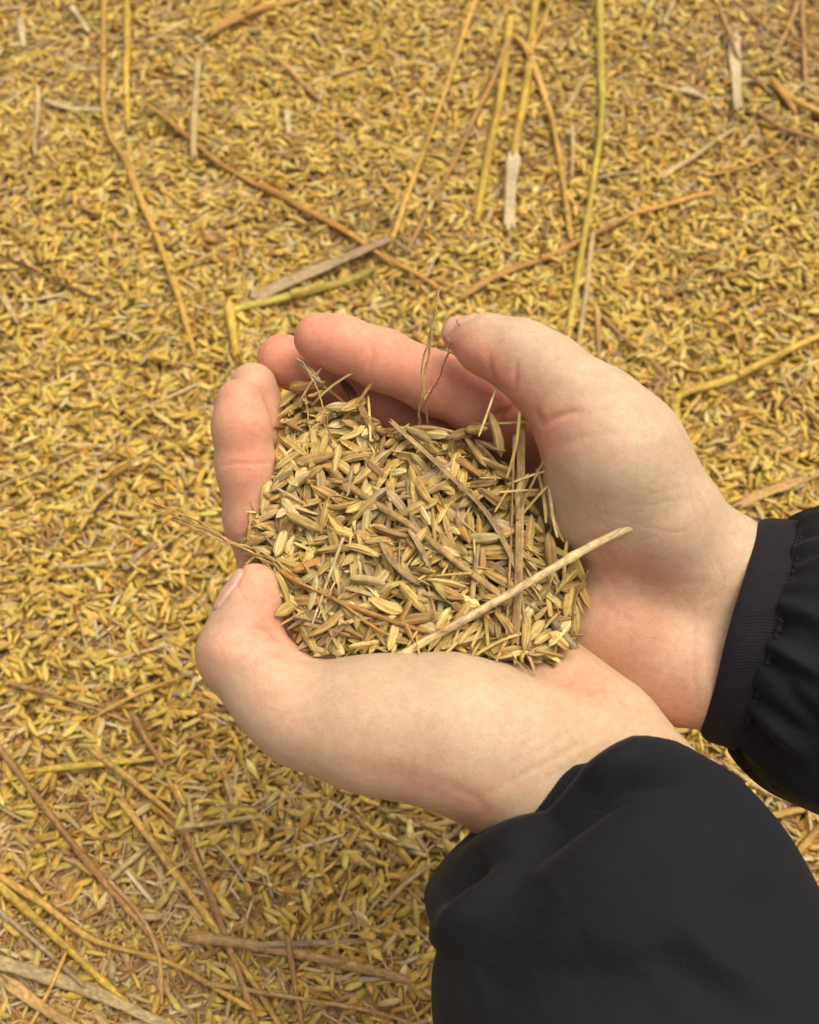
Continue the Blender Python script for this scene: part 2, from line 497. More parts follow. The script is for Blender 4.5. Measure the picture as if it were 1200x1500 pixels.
def detail(v, f, creases, bumps, flush, nails):
    N = normals(v, f); x, y, d = to_px(v)
    view = CAMP - v; view /= np.linalg.norm(view, axis=1)[:, None]
    face = np.clip((N * view).sum(1) * 2.5, 0, 1)
    disp = np.zeros(len(v)); cr = np.zeros(len(v)); fl = np.zeros(len(v))
    for (c, r, a) in bumps:
        disp += a * np.exp(-((x - c[0]) ** 2 + (y - c[1]) ** 2) / (r * r)) * face
    for pts, w, a in creases:
        dd, t = poly_dist(x, y, pts)
        e = np.exp(-(dd / w) ** 2) * np.sin(np.clip(t * 0.9 + 0.05, 0, 1) * math.pi) ** 0.5 * face
        e2 = np.exp(-(dd / (w * 3)) ** 2) * face
        disp += -a * e + a * 0.18 * e2
        cr += e * min(a / 0.5, 1.2)
    for (c, r, a) in flush:
        fl += a * np.exp(-((x - c[0]) ** 2 + (y - c[1]) ** 2) / (r * r))
    # underside of the fingers and palm stays pink as well
    fl = np.clip(fl, 0, 1.25)
    col = PALE + (PINK - PALE) * np.clip(fl, 0, 1)[:, None]
    col = col + (RED - col) * (0.2 * np.clip(cr, 0, 1) + 0.3 * np.clip(fl - 0.9, 0, 1))[:, None]
    nl = np.zeros(len(v))
    for (c, nrm, ax, hl, hw) in nails:        # centre, outward normal, long axis, half length, half width (mm)
        c = np.array(c); nrm = np.array(nrm) / np.linalg.norm(nrm); ax = np.array(ax) - nrm * (np.array(ax) @ nrm); ax /= np.linalg.norm(ax)
        sd = np.cross(nrm, ax); q = v - c
        u = q @ ax / hl; w = q @ sd / hw; near = (np.abs(q @ nrm) < 9) & ((N @ nrm) > 0.15)
        e = 1 - np.clip((np.maximum(np.abs(u), np.abs(w)) * 0.5 + np.hypot(u, w) * 0.5 - 0.92) / 0.08, 0, 1)
        rim = np.exp(-(((np.hypot(u, w) * 0.5 + np.maximum(np.abs(u), np.abs(w)) * 0.5) - 1.02) / 0.07) ** 2)
        nl = np.maximum(nl, e * near); disp += (0.14 * e - 0.42 * rim) * near
    col = col + (np.array([0.72, 0.47, 0.37]) - col) * (nl * 0.8)[:, None]
    return v + N * disp[:, None], col, nl

def cam_dir(x, y, z):
    """direction given as right / up / towards the camera"""
    return RIGHT * x + UP * y - FWD * z

R_NAIL = [(P(668, 478, 296), cam_dir(-0.15, 0.8, 0.45), cam_dir(-1, 0.1, -0.1), 6.4, 5.0)]
L_NAIL = [(P(352, 868, 289), cam_dir(-0.8, 0.3, 0.45), cam_dir(0.2, 1, 0), 6.2, 4.8)]
rv, rcol, rn = detail(rv, rf, R_CREASE, R_BUMP, R_FLUSH, R_NAIL)
lv, lcol, ln = detail(lv, lf, L_CREASE, L_BUMP, L_FLUSH, L_NAIL)
hv = np.vstack([rv, lv]); hf = np.vstack([rf, lf + len(rv)])
person = obj_from('person', hv, hf, M_skin)
vcol(person, 'flush', np.vstack([rcol, lcol])); vval(person, 'nail', np.r_[rn, ln])
tag(person, 'pale skinned person in black sleeves cupping both hands around a heap of rice husks', 'person')

# ------------------------------------------------------------------ jacket sleeves
def loft(rings, nphi, folds=(), edge=None, ripple=None):
    """rings: rows of (ax, ay, bx, by, depth, half thickness mm, along mm); silhouettes a and b in photo px at that depth."""
    R = np.asarray(rings, float)
    V = []; UVW = []
    for r in R:
        A = P(r[0], r[1], r[4]); B = P(r[2], r[3], r[4]); C = (A + B) / 2; U = (B - A) / 2
        W = -FWD * r[5]
        for j in range(nphi):
            a = 2 * math.pi * j / nphi
            e = 0 if edge is None else edge(math.cos(a), math.sin(a), r[6])
            V.append(C + U * math.cos(a) + W * math.sin(a) + e); UVW.append((r[6], a / (2 * math.pi) * math.pi * 2 * (np.linalg.norm(U) + r[5]) / 2, 0))
    V = np.array(V); n = len(R); F = []
    i, j = np.meshgrid(np.arange(n - 1), np.arange(nphi), indexing='ij'); j2 = (j + 1) % nphi
    F = np.stack([i * nphi + j, i * nphi + j2, (i + 1) * nphi + j2, (i + 1) * nphi + j], -1).reshape(-1, 4)
    N = normals(V, F)
    Cn = V.reshape(n, nphi, 3).mean(1).repeat(nphi, 0)
    if ((V - Cn) * N).sum() < 0: N = -N; F = F[:, ::-1]
    x, y, d = to_px(V); view = CAMP - V; view /= np.linalg.norm(view, axis=1)[:, None]
    face = np.clip((N * view).sum(1) * 3 + 0.4, 0, 1)
    disp = np.zeros(len(V))
    for pts, w, a in folds:
        dd, t = poly_dist(x, y, pts)
        disp += a * np.exp(-(dd / w) ** 2) * np.sin(np.clip(t * 0.96 + 0.02, 0, 1) * math.pi) ** 0.6 * face
    if ripple is not None: disp += ripple(R[:, 6].repeat(nphi), np.tile(np.arange(nphi) / nphi * 2 * math.pi, n))
    return V + N * disp[:, None], F, np.array(UVW)

def resample(rings, n):
    return smooth_path(np.asarray(rings, float), n)

def add_cloth(name, rings, n, nphi, mat, parent, folds=(), ripple=None, thick=0.7, edge=None):
    V, F, U = loft(resample(rings, n), nphi, folds, edge, ripple=ripple)
    o = obj_from(name, V, F, mat, parent)
    vvec(o, 'along', U)
    md = o.modifiers.new('cloth', 'SOLIDIFY'); md.thickness = thick * MM; md.offset = -1
    return o

# sleeve of the lower arm: rings (left px, left py, right px, right py, depth, half thickness, along)
L_RINGS = [(704, 1214, 992, 1092, 283, 20, 0), (694, 1227, 1006, 1096, 281, 22.5, 4), (672, 1248, 1040, 1112, 278, 26, 12), (640, 1280, 1085, 1140, 275, 29, 24), (621, 1312, 1135, 1200, 272, 32, 38),
           (630, 1350, 1170, 1250, 269, 34, 50), (641, 1392, 1203, 1310, 266, 35, 62), (632, 1435, 1235, 1375, 263, 36, 74), (634, 1500, 1275, 1460, 260, 37, 90), (650, 1600, 1330, 1580, 256, 38, 110), (680, 1760, 1420, 1760, 250, 38, 140)]
L_FOLDS = [([(1000, 1100), (930, 1104), (870, 1140), (800, 1188)], 20, 3.6), ([(830, 1170), (760, 1212), (700, 1245), (660, 1270)], 16, 2.0),
           ([(1080, 1150), (1000, 1150), (930, 1152), (870, 1172), (815, 1205), (770, 1250), (720, 1300)], 26, -6.5),
           ([(770, 1240), (715, 1300), (665, 1350), (638, 1388)], 20, 4.2), ([(715, 1258), (685, 1285), (645, 1318)], 20, -3.6),
           ([(810, 1300), (740, 1360), (690, 1440)], 38, -2.6), ([(1140, 1200), (1060, 1275), (960, 1330), (850, 1370)], 62, 3.2),
           ([(1140, 1470), (1060, 1410), (990, 1350)], 26, 1.8), ([(1100, 1490), (1020, 1440), (950, 1380)], 28, -1.8), ([(1000, 1470), (900, 1440), (780, 1420), (700, 1450)], 45, -3.0), ([(1200, 1390), (1130, 1335), (1070, 1300)], 28, -1.8)]
_lc = np.linspace(-1.5, 1.5, 601)
_lp = np.interp(_lc, [-1, -.42, -.3, -.18, .05, .22, .4, .57, .75, .95, 1], [0, -.9, -.4, .8, 3.2, 5.6, 7.2, 6.4, 4.2, 1.2, .6])
_k = np.exp(-(np.arange(-60, 61) * .005 / .10) ** 2); _lp = np.convolve(np.pad(_lp, 60, 'edge'), _k / _k.sum(), 'valid')
def lip(c, s, along):
    """the front of the hem swings forward over the wrist in a rounded lobe"""
    k = min(1.0, max(0.0, s * 2 + 0.35)) * math.exp(-(along / 20.0) ** 2)
    push = float(np.interp(c, _lc, _lp)) + 4.6 * max(0, s)
    out = 2.5 * math.exp(-((c - 0.4) / 0.5) ** 2)
    return (cam_dir(-0.42, 0.91, 0) * push + cam_dir(0, 0, 1) * out) * k
lsl = add_cloth('jacket_sleeve', L_RINGS, 110, 300, M_sleeve, person, L_FOLDS, edge=lip)
tag(lsl, 'smooth charcoal jacket sleeve wide over the nearer forearm')
LC = [(712, 1196, 984, 1078, 286, 17.6, 0), (709, 1202, 988, 1085, 285, 18.2, 2), (716, 1214, 996, 1098, 284, 18.6, 7), (740, 1240, 1010, 1130, 282, 19, 16)]
rib = lambda s, a: 0.05 * np.sin(a * 170)
lcf = add_cloth('cuff', LC, 24, 900, M_cuff, lsl, ripple=rib, thick=1.0, edge=lambda c, s, t: cam_dir(-0.42, 0.91, 0) * (4.2 * max(0, s) + 4.2 * min(1, max(0, s * 1.8)) * float(np.interp(c, [-1, .0, .5], [1, .8, 0]))))

R_RINGS = [(1068, 1086, 1168, 764, 304, 25.5, 0), (1073, 1096, 1174, 760, 304, 27, 3), (1090, 1122, 1190, 748, 303, 30, 9), (1125, 1158, 1225, 735, 302, 33, 20), (1175, 1185, 1280, 735, 301, 36, 34),
           (1240, 1215, 1350, 745, 299, 38, 52), (1330, 1260, 1430, 780, 297, 40, 76), (1450, 1330, 1540, 850, 294, 40, 110)]
_ph = rng.uniform(0, 6.28, 6)
def gather(s, a):
    w = np.sin(a * 17 + 2.0 * np.sin(a * 3 + _ph[0])) * 0.5 + np.sin(a * 31 + 3 * np.sin(a * 2 + _ph[1])) * 0.2 + np.sin(a * 9 + _ph[2] + s * 0.03) * 0.5
    env = np.exp(-s / 22.0) * np.clip(s / 3.0, 0.1, 1)
    return w * env * 2.1 + np.sin(a * 7 + s * 0.05 + _ph[3]) * 0.9 * np.clip(s / 20, 0, 1)
R_FOLDS = [([(1105, 1020), (1140, 1075), (1195, 1130)], 13, 1.6), ([(1122, 960), (1165, 1020), (1220, 1080)], 13, -1.5), ([(1135, 900), (1180, 900), (1230, 930)], 14, 1.4),
           ([(1140, 850), (1165, 825), (1200, 810)], 10, -1.2), ([(1160, 815), (1180, 795), (1210, 785)], 9, 1.2), ([(1090, 1080), (1120, 1120), (1160, 1160)], 10, -1.2), ([(1130, 930), (1160, 960), (1215, 1000)], 12, 1.2)]
rsl = add_cloth('jacket_sleeve', R_RINGS, 120, 420, M_sleeve, person, R_FOLDS, gather, thick=0.35, edge=lambda c, s, t: cam_dir(-.96, .27, 0) * (7.0 * max(0, s) * math.exp(-(max(0, t) / 45.0) ** 2)))
tag(rsl, 'black jacket sleeve puffed out and gathered behind a flat cuff')
RC = [(1030, 1066, 1112, 767, 304, 22.5, 0), (1028, 1074, 1115, 763, 304, 23.2, 1.2), (1036, 1084, 1128, 760, 304, 24.5, 4), (1056, 1092, 1152, 762, 304, 25.6, 8), (1075, 1099, 1174, 765, 304, 26, 11.5)]
bow = lambda c, s, t: cam_dir(-.96, .27, 0) * (7.0 * max(0, s) * math.exp(-(max(0, t) / 45.0) ** 2))
rcf = add_cloth('cuff', RC, 40, 500, M_cuff, rsl, edge=bow, folds=[([(1078, 920), (1140, 905)], 10, -0.3)], ripple=lambda s, a: 0.25 * np.sin(a * 5 + s * .1), thick=1.2)
SEAM = [(1073, 1096, 1172, 764, 304, 26.6, 0), (1075, 1099, 1175, 764, 304, 27.4, 1), (1078, 1102, 1178, 764, 304, 26.8, 2)]
rsm = add_cloth('seam', SEAM, 8, 500, M_cuff, rsl, edge=bow, ripple=lambda s, a: 0.28 * np.sin(a * 90), thick=0.8)

#@@HUSKS
# ------------------------------------------------------------------ husks: shapes
def husk_shape(L=9.5, W=2.9, T=1.9, rings=8, seg=10, rib=0.07, bend=0.5, boat=False, tip=0.15, tail=0.0, twist=0.0):
    """one rice husk along X in mm; boat: a half shell, hollow on its upper side. returns verts, quads(+tip fans as quads), along"""
    V = []; A = []
    for i in range(rings):
        t = -1 + 2 * (i + 0.5 * 0) / (rings - 1)
        s = max(0.0, 1 - abs(t) ** 3.1) ** 0.58
        s = s * (1 + 0.12 * t) + 0.03
        x = t * L / 2; z0 = -bend * t * t
        if i == 0: x -= tip * 2
        if i == rings - 1: x += tail
        tw = twist * t
        for j in range(seg):
            a = 2 * math.pi * j / seg
            if boat:
                # C-shaped section: outer arc then inner arc
                half = seg // 2
                if j < half: b = math.pi * (1 + j / (half - 1)); r = 1.0
                else: b = math.pi * (2 - (j - half) / (half - 1)); r = 0.78
                y = math.cos(b) * W / 2 * s * (1 if r == 1 else 0.86); z = math.sin(b) * T * 0.62 * s * r + (0.0 if r == 1 else 0.05)
            else:
                k = 1 + rib * math.cos(5 * a + 0.4)
                y = math.cos(a) * W / 2 * s * k; z = math.sin(a) * T / 2 * s * k
                if math.sin(a) > 0.8: z -= 0.12 * s * T
            y, z = y * math.cos(tw) - z * math.sin(tw), y * math.sin(tw) + z * math.cos(tw)
            V.append((x, y, z + z0)); A.append((x, a * W / 2, 0))
    F = []
    for i in range(rings - 1):
        for j in range(seg):
            F.append((i * seg + j, (i + 1) * seg + j, (i + 1) * seg + (j + 1) % seg, i * seg + (j + 1) % seg))
    return np.array(V), np.array(F), np.array(A)

def sliver_shape(L=14, W=1.6, T=0.5, bend=0.6, seg=6, rings=5, curl=0.0):
    V = []; A = []
    for i in range(rings):
        t = -1 + 2 * i / (rings - 1)
        for j in range(seg):
            a = 2 * math.pi * j / seg
            s = 1.0 if abs(t) < 0.99 else 0.75
            y = math.cos(a) * W / 2 * s + curl * t * t; z = math.sin(a) * T / 2 * s + 0.25 * math.cos(2 * a) * T - bend * t * t
            V.append((t * L / 2 + (0.4 * math.sin(a * 2 + 1) if abs(t) > .99 else 0), y, z)); A.append((t * L / 2, a * W / 2, 0))
    F = []
    for i in range(rings - 1):
        for j in range(seg):
            F.append((i * seg + j, (i + 1) * seg + j, (i + 1) * seg + (j + 1) % seg, i * seg + (j + 1) % seg))
    return np.array(V), np.array(F), np.array(A)

def frame(dx, roll):
    """rotation matrices with X axis along dx (n x 3), rolled about it"""
    dx = dx / np.linalg.norm(dx, axis=1)[:, None]
    zz = np.array([0, 0, 1.0]) - dx * dx[:, 2:3]; zz /= np.linalg.norm(zz, axis=1)[:, None]
    yy = np.cross(zz, dx)
    c, s = np.cos(roll)[:, None], np.sin(roll)[:, None]
    y2 = yy * c + zz * s; z2 = -yy * s + zz * c
    return np.stack([dx, y2, z2], 2)         # columns

def merge_instances(shapes, kind, pos, R, scale, tint):
    """one big mesh out of many placed shapes"""
    Vs, Fs, As, Ts = [], [], [], []; off = 0
    for k, (v, f, a) in enumerate(shapes):
        m = np.nonzero(kind == k)[0]
        if not len(m): continue
        w = np.einsum('nij,nvj->nvi', R[m], v[None] * scale[m][:, None, :]) + pos[m][:, None, :]
        Vs.append(w.reshape(-1, 3)); n = len(v)
        Fs.append((f[None] + (np.arange(len(m)) * n)[:, None, None] + off).reshape(-1, 4)); off += len(m) * n
        As.append((a[None] + (m % 997)[:, None, None] * np.array([3.7, 5.3, 1.9])).reshape(-1, 3))
        Ts.append(np.repeat(tint[m], n, 0))
    return np.vstack(Vs), np.vstack(Fs), np.vstack(As), np.vstack(Ts)

class Heap:
    """height map on which pieces come to rest one after the other"""
    def __init__(s, x0, y0, x1, y1, g):
        s.x0, s.y0, s.g = x0, y0, g; s.nx = int((x1 - x0) / g) + 1; s.ny = int((y1 - y0) / g) + 1
        s.H = np.zeros((s.nx, s.ny))
    def ij(s, x, y):
        return np.clip(((x - s.x0) / s.g).astype(int), 0, s.nx - 1), np.clip(((y - s.y0) / s.g).astype(int), 0, s.ny - 1)
    def at(s, x, y):
        i, j = s.ij(np.asarray(x, float), np.asarray(y, float)); return s.H[i, j]
    def drop(s, x, y, yaw, L, W, T, sink=0.35, maxtilt=0.6):
        """x.. are arrays (a batch that may ignore itself). returns pos, axis"""
        ts = np.array([-0.42, -0.2, 0.0, 0.2, 0.42])
        px = x[:, None] + np.cos(yaw)[:, None] * ts * L[:, None]; py = y[:, None] + np.sin(yaw)[:, None] * ts * L[:, None]
        h = s.at(px, py)
        tl = ts * L[:, None]
        slope = (h * tl).sum(1) / (tl ** 2).sum(1)
        slope = np.clip(slope, -maxtilt, maxtilt) 
        res = h - slope[:, None] * tl
        z = res.max(1) * (1 - sink) + res.mean(1) * sink + T / 2
        ax = np.stack([np.cos(yaw), np.sin(yaw), slope], 1)
        ts2 = np.linspace(-0.42, 0.42, 9); lat = np.array([-0.35, 0, 0.35])
        for w in lat:
            qx = x[:, None] + np.cos(yaw)[:, None] * ts2 * L[:, None] - np.sin(yaw)[:, None] * w * W[:, None]
            qy = y[:, None] + np.sin(yaw)[:, None] * ts2 * L[:, None] + np.cos(yaw)[:, None] * w * W[:, None]
            prof = (1 - np.abs(ts2 / 0.55) ** 2.2)
            top = z[:, None] + slope[:, None] * ts2 * L[:, None] + T[:, None] * (prof - 0.5) * (1 if w == 0 else 0.7)
            i, j = s.ij(qx, qy); np.maximum.at(s.H, (i, j), top)
        return np.stack([x, y, z], 1), ax

PAL = np.array([lin(*c) for c in [(222, 192, 100), (216, 184, 88), (228, 202, 114), (208, 172, 80), (218, 194, 118), (198, 162, 78), (212, 190, 132), (164, 128, 66), (236, 216, 150), (200, 150, 68)]]) 
PALW = np.array([.22, .2, .15, .13, .1, .07, .05, .03, .03, .02])
def tints(n, r, base=0.95, sat=1.0):
    c = PAL[r.choice(len(PAL), n, p=PALW / PALW.sum())] * r.uniform(0.82, 1.15, (n, 1)) * r.uniform(0.95, 1.05, (n, 3))
    return c * base

# ------------------------------------------------------------------ the ground: a bed of husks and chopped straw
GS = [husk_shape(9.8, 2.75, 2.0, 7, 10, 0.12, 0.15), husk_shape(9.6, 2.4, 1.6, 7, 10, 0.12, 0.3), husk_shape(8.8, 2.9, 1.6, 7, 10, 0.10, 0.1),
      husk_shape(9.0, 3.0, 2.0, 6, 10, 0, 0.3, True), husk_shape(8.4, 2.6, 2.2, 6, 10, 0, 0.7, True),
      sliver_shape(11, 0.9, 0.5, 0.2), sliver_shape(18, 1.1, 0.6, 0.5), sliver_shape(13, 1.7, 0.4, 0.6), sliver_shape(26, 0.8, 0.5, 0.8, curl=1.2), sliver_shape(34, 1.7, 0.8, 1.0, curl=.8), sliver_shape(22, 2.2, 0.4, 0.6)]
GD = np.array([[9.8, 3.1, 2.1], [9.4, 2.7, 1.9], [8.6, 3.2, 2.0], [9, 3, 1.6], [8.4, 2.6, 1.8], [11, .9, .5], [18, 1.1, .6], [13, 1.7, .5], [26, .8, .5], [34, 1.7, .8], [22, 2.2, .4]])
GW = np.array([.24, .23, .12, .09, .06, .17, .06, .06, .04, .010, .010]); GW /= GW.sum()
corn = [ground_point(*c)[:2] for c in ((0, 0), (1200, 0), (1200, 1500), (0, 1500))]
Y0 = corn[2][1] - 80; Y1 = corn[0][1] + 110
def half_width(y):
    t = (y - corn[2][1]) / (corn[0][1] - corn[2][1]); return corn[2][0] + (corn[1][0] - corn[2][0]) * t + 105
XM = half_width(Y1)
GH = Heap(-XM - 12, Y0 - 12, XM + 12, Y1 + 12, 0.8)
gx = GH.x0 + GH.g * np.arange(GH.nx)[:, None]; gy = GH.y0 + GH.g * np.arange(GH.ny)[None, :]
def land(x, y):
    return 3.0 * np.sin(x / 61 + 1) * np.cos(y / 83 + .5) + 2.0 * np.sin(x / 27 + y / 35) + 1.2 * np.sin(x / 13 - y / 17 + 2) - 6
GH.H = land(gx, gy)

ground_n = 120
gvx = np.linspace(-900, 900, 200); gvy = np.linspace(-500, 1500, 220)
gX, gY = np.meshgrid(gvx, gvy, indexing='ij'); gZ = land(gX, gY) + 0.4 + 0.5 * np.sin(gX / 5.1) * np.sin(gY / 4.3)
gi, gj = np.meshgrid(np.arange(199), np.arange(219), indexing='ij')
gF = np.stack([gi * 220 + gj, (gi + 1) * 220 + gj, (gi + 1) * 220 + gj + 1, gi * 220 + gj + 1], -1).reshape(-1, 4)
mg, n_, l_, b_ = new_mat('ground_chaff')
tc_ = n_.new('ShaderNodeTexCoord').outputs['Object']
v_ = n_.new('ShaderNodeTexVoronoi'); v_.inputs['Scale'].default_value = 260; l_.new(tc_, v_.inputs['Vector'])
l_.new(ramp(n_, l_, v_.outputs['Color'], [(0.0, lin(120, 90, 46)), (0.5, lin(178, 146, 76)), (1.0, lin(204, 172, 98))]), b_.inputs['Base Color'])
b_.inputs['Roughness'].default_value = 0.9
bp_ = n_.new('ShaderNodeBump'); bp_.inputs['Distance'].default_value = 0.002; l_.new(v_.outputs['Distance'], bp_.inputs['Height']); l_.new(bp_.outputs[0], b_.inputs['Normal'])
ground = obj_from('ground', np.stack([gX, gY, gZ], -1).reshape(-1, 3), gF, mg)
tag(ground, 'ground under the loose golden husks', 'ground', kind='structure')

gr = np.random.default_rng(5)
def ground_batch(n, base=0.95):
    y = gr.uniform(Y0, Y1, n); x = gr.uniform(-1, 1, n) * XM
    keep = np.abs(x) < half_width(y); x, y = x[keep], y[keep]; n = len(x)
    # more chopped straw in the corners and along the top right, as in the photo
    px, py, _ = to_px(np.stack([x, y, np.zeros(n)], 1))
    strawy = np.clip(np.exp(-((px - 100) / 330) ** 2 - ((py - 1420) / 230) ** 2) * 1.1 + np.exp(-((px - 1150) / 260) ** 2 - ((py - 60) / 160) ** 2) * 0.9
                     + np.exp(-((px - 470) / 190) ** 2 - ((py - 330) / 90) ** 2) * 0.4 + np.exp(-((px - 1150) / 180) ** 2 - ((py - 1180) / 120) ** 2) * 1.0
                     + np.exp(-((px - 130) / 190) ** 2 - ((py - 90) / 150) ** 2) * 0.7 + np.exp(-((px - 760) / 110) ** 2 - ((py - 150) / 170) ** 2) * 0.5, 0, 1)
    kd = gr.choice(len(GS), n, p=GW); sw = gr.random(n) < strawy * 0.62
    kd[sw] = gr.choice([5, 6, 7, 8, 9, 10], sw.sum(), p=[.3, .28, .17, .15, .05, .05])
    sc_ = gr.uniform(0.80, 1.13, (n, 3)); D = GD[kd] * sc_
    yaw = gr.uniform(0, 2 * math.pi, n)
    pos, ax = GH.drop(x, y, yaw, D[:, 0], D[:, 1], D[:, 2], sink=0.55, maxtilt=0.42)
    ax[:, 2] += gr.normal(0, 0.07, n)
    roll = np.where(gr.random(n) < 0.5, gr.normal(0, 0.5, n), gr.uniform(0, 6.28, n))
    roll[kd == 7] = gr.normal(0, 0.4, (kd == 7).sum())
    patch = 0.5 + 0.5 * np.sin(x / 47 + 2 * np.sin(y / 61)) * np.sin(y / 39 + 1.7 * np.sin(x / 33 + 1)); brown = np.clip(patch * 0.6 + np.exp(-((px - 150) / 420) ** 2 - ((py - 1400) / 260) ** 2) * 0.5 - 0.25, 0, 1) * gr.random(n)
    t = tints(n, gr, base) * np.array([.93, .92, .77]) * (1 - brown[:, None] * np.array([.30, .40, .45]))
    gl = kd >= 5
    t[gl] = np.array([lin(*c) for c in [(202, 172, 108), (186, 154, 98), (212, 186, 128), (176, 130, 66), (220, 200, 150)]])[gr.integers(0, 5, gl.sum())] * gr.uniform(.7, .95, (gl.sum(), 1))
    return kd, pos, frame(ax, roll), sc_, t

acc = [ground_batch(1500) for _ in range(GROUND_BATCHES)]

# ------------------------------------------------------------------ straws
def tube(path, r, seg=10, flat=1.0, nodes=(), ragged=0.0, taper=(1.0, 1.0), roll=0.0, rr=None, crease=0.0):
    """straw along path (n x 3 mm); flat<1 flattens it into a blade"""
    p = np.asarray(path, float); n = len(p)
    T = np.gradient(p, axis=0); T /= np.linalg.norm(T, axis=1)[:, None]
    V = []; A = []; s = 0
    ref = np.array([0, 0, 1.0])
    for i in range(n):
        if i: s += np.linalg.norm(p[i] - p[i - 1])
        z = ref - T[i] * (ref @ T[i]); 
        if np.linalg.norm(z) < 1e-3: z = np.array([1.0, 0, 0])
        z /= np.linalg.norm(z); y = np.cross(z, T[i]); t = i / (n - 1)
        cr, sr = math.cos(roll), math.sin(roll); y, z = y * cr + z * sr, -y * sr + z * cr
        R = r * (taper[0] + (taper[1] - taper[0]) * t)
        for q in nodes: R *= 1 + 0.28 * math.exp(-((t - q) / 0.012) ** 2)
        if rr is not None: R *= rr(t)
        for j in range(seg):
            a = 2 * math.pi * j / seg
            k = 1 + 0.05 * math.cos(a * 4)
            zz = math.sin(a) * R * flat * k - crease * R * abs(math.cos(a)) ** 0.8 * -1
            off = T[i] * (ragged * R * (math.sin(j * 2.3) + .5 * math.sin(j * 5.1))) if i in (0, n - 1) else 0
            V.append(p[i] + y * math.cos(a) * R * k + z * zz + off); A.append((s, a * R, 0))
    F = []
    for i in range(n - 1):
        for j in range(seg): F.append((i * seg + j, i * seg + (j + 1) % seg, (i + 1) * seg + (j + 1) % seg, (i + 1) * seg + j))
    return np.array(V), np.array(F), np.array(A)

def straw_obj(name, shape_list, tint, parent=None, jitter=0.06, seed=0, ends=None):
    off = 0; V = []; F = []; A = []; C = []
    r = np.random.default_rng(seed)
    for (v, f, a) in shape_list:
        V.append(v); F.append(f + off); off += len(v); A.append(a + r.uniform(0, 40, 3))
        L = a[:, 0] / max(a[:, 0].max(), 1e-6)
        w = 1 + 0.13 * np.sin(L * r.uniform(4, 9) + r.uniform(0, 6)) + 0.08 * np.sin(L * r.uniform(14, 22))
        c = np.tile(tint, (len(v), 1)) * w[:, None]
        if ends is not None: c = c * (1 - L[:, None]) ** 1 + np.asarray(ends) * w[:, None] * L[:, None]
        C.append(c)
    V = np.vstack(V); base = V.mean(0)
    o = obj_from(name, V, np.vstack(F), M_straw, parent, loc=base)
    vcol(o, 'tint', np.vstack(C)); vvec(o, 'along', np.vstack(A))
    return o

GOLD = lin(204, 166, 80); YEL = lin(208, 176, 70); TAN = lin(190, 154, 92); BRN = lin(170, 132, 74); ORG = lin(192, 146, 70)
PALEG = lin(196, 174, 116); GREY = lin(168, 146, 104); GRN = lin(190, 172, 72); WHT = lin(204, 186, 138); DRK = lin(110, 80, 46)
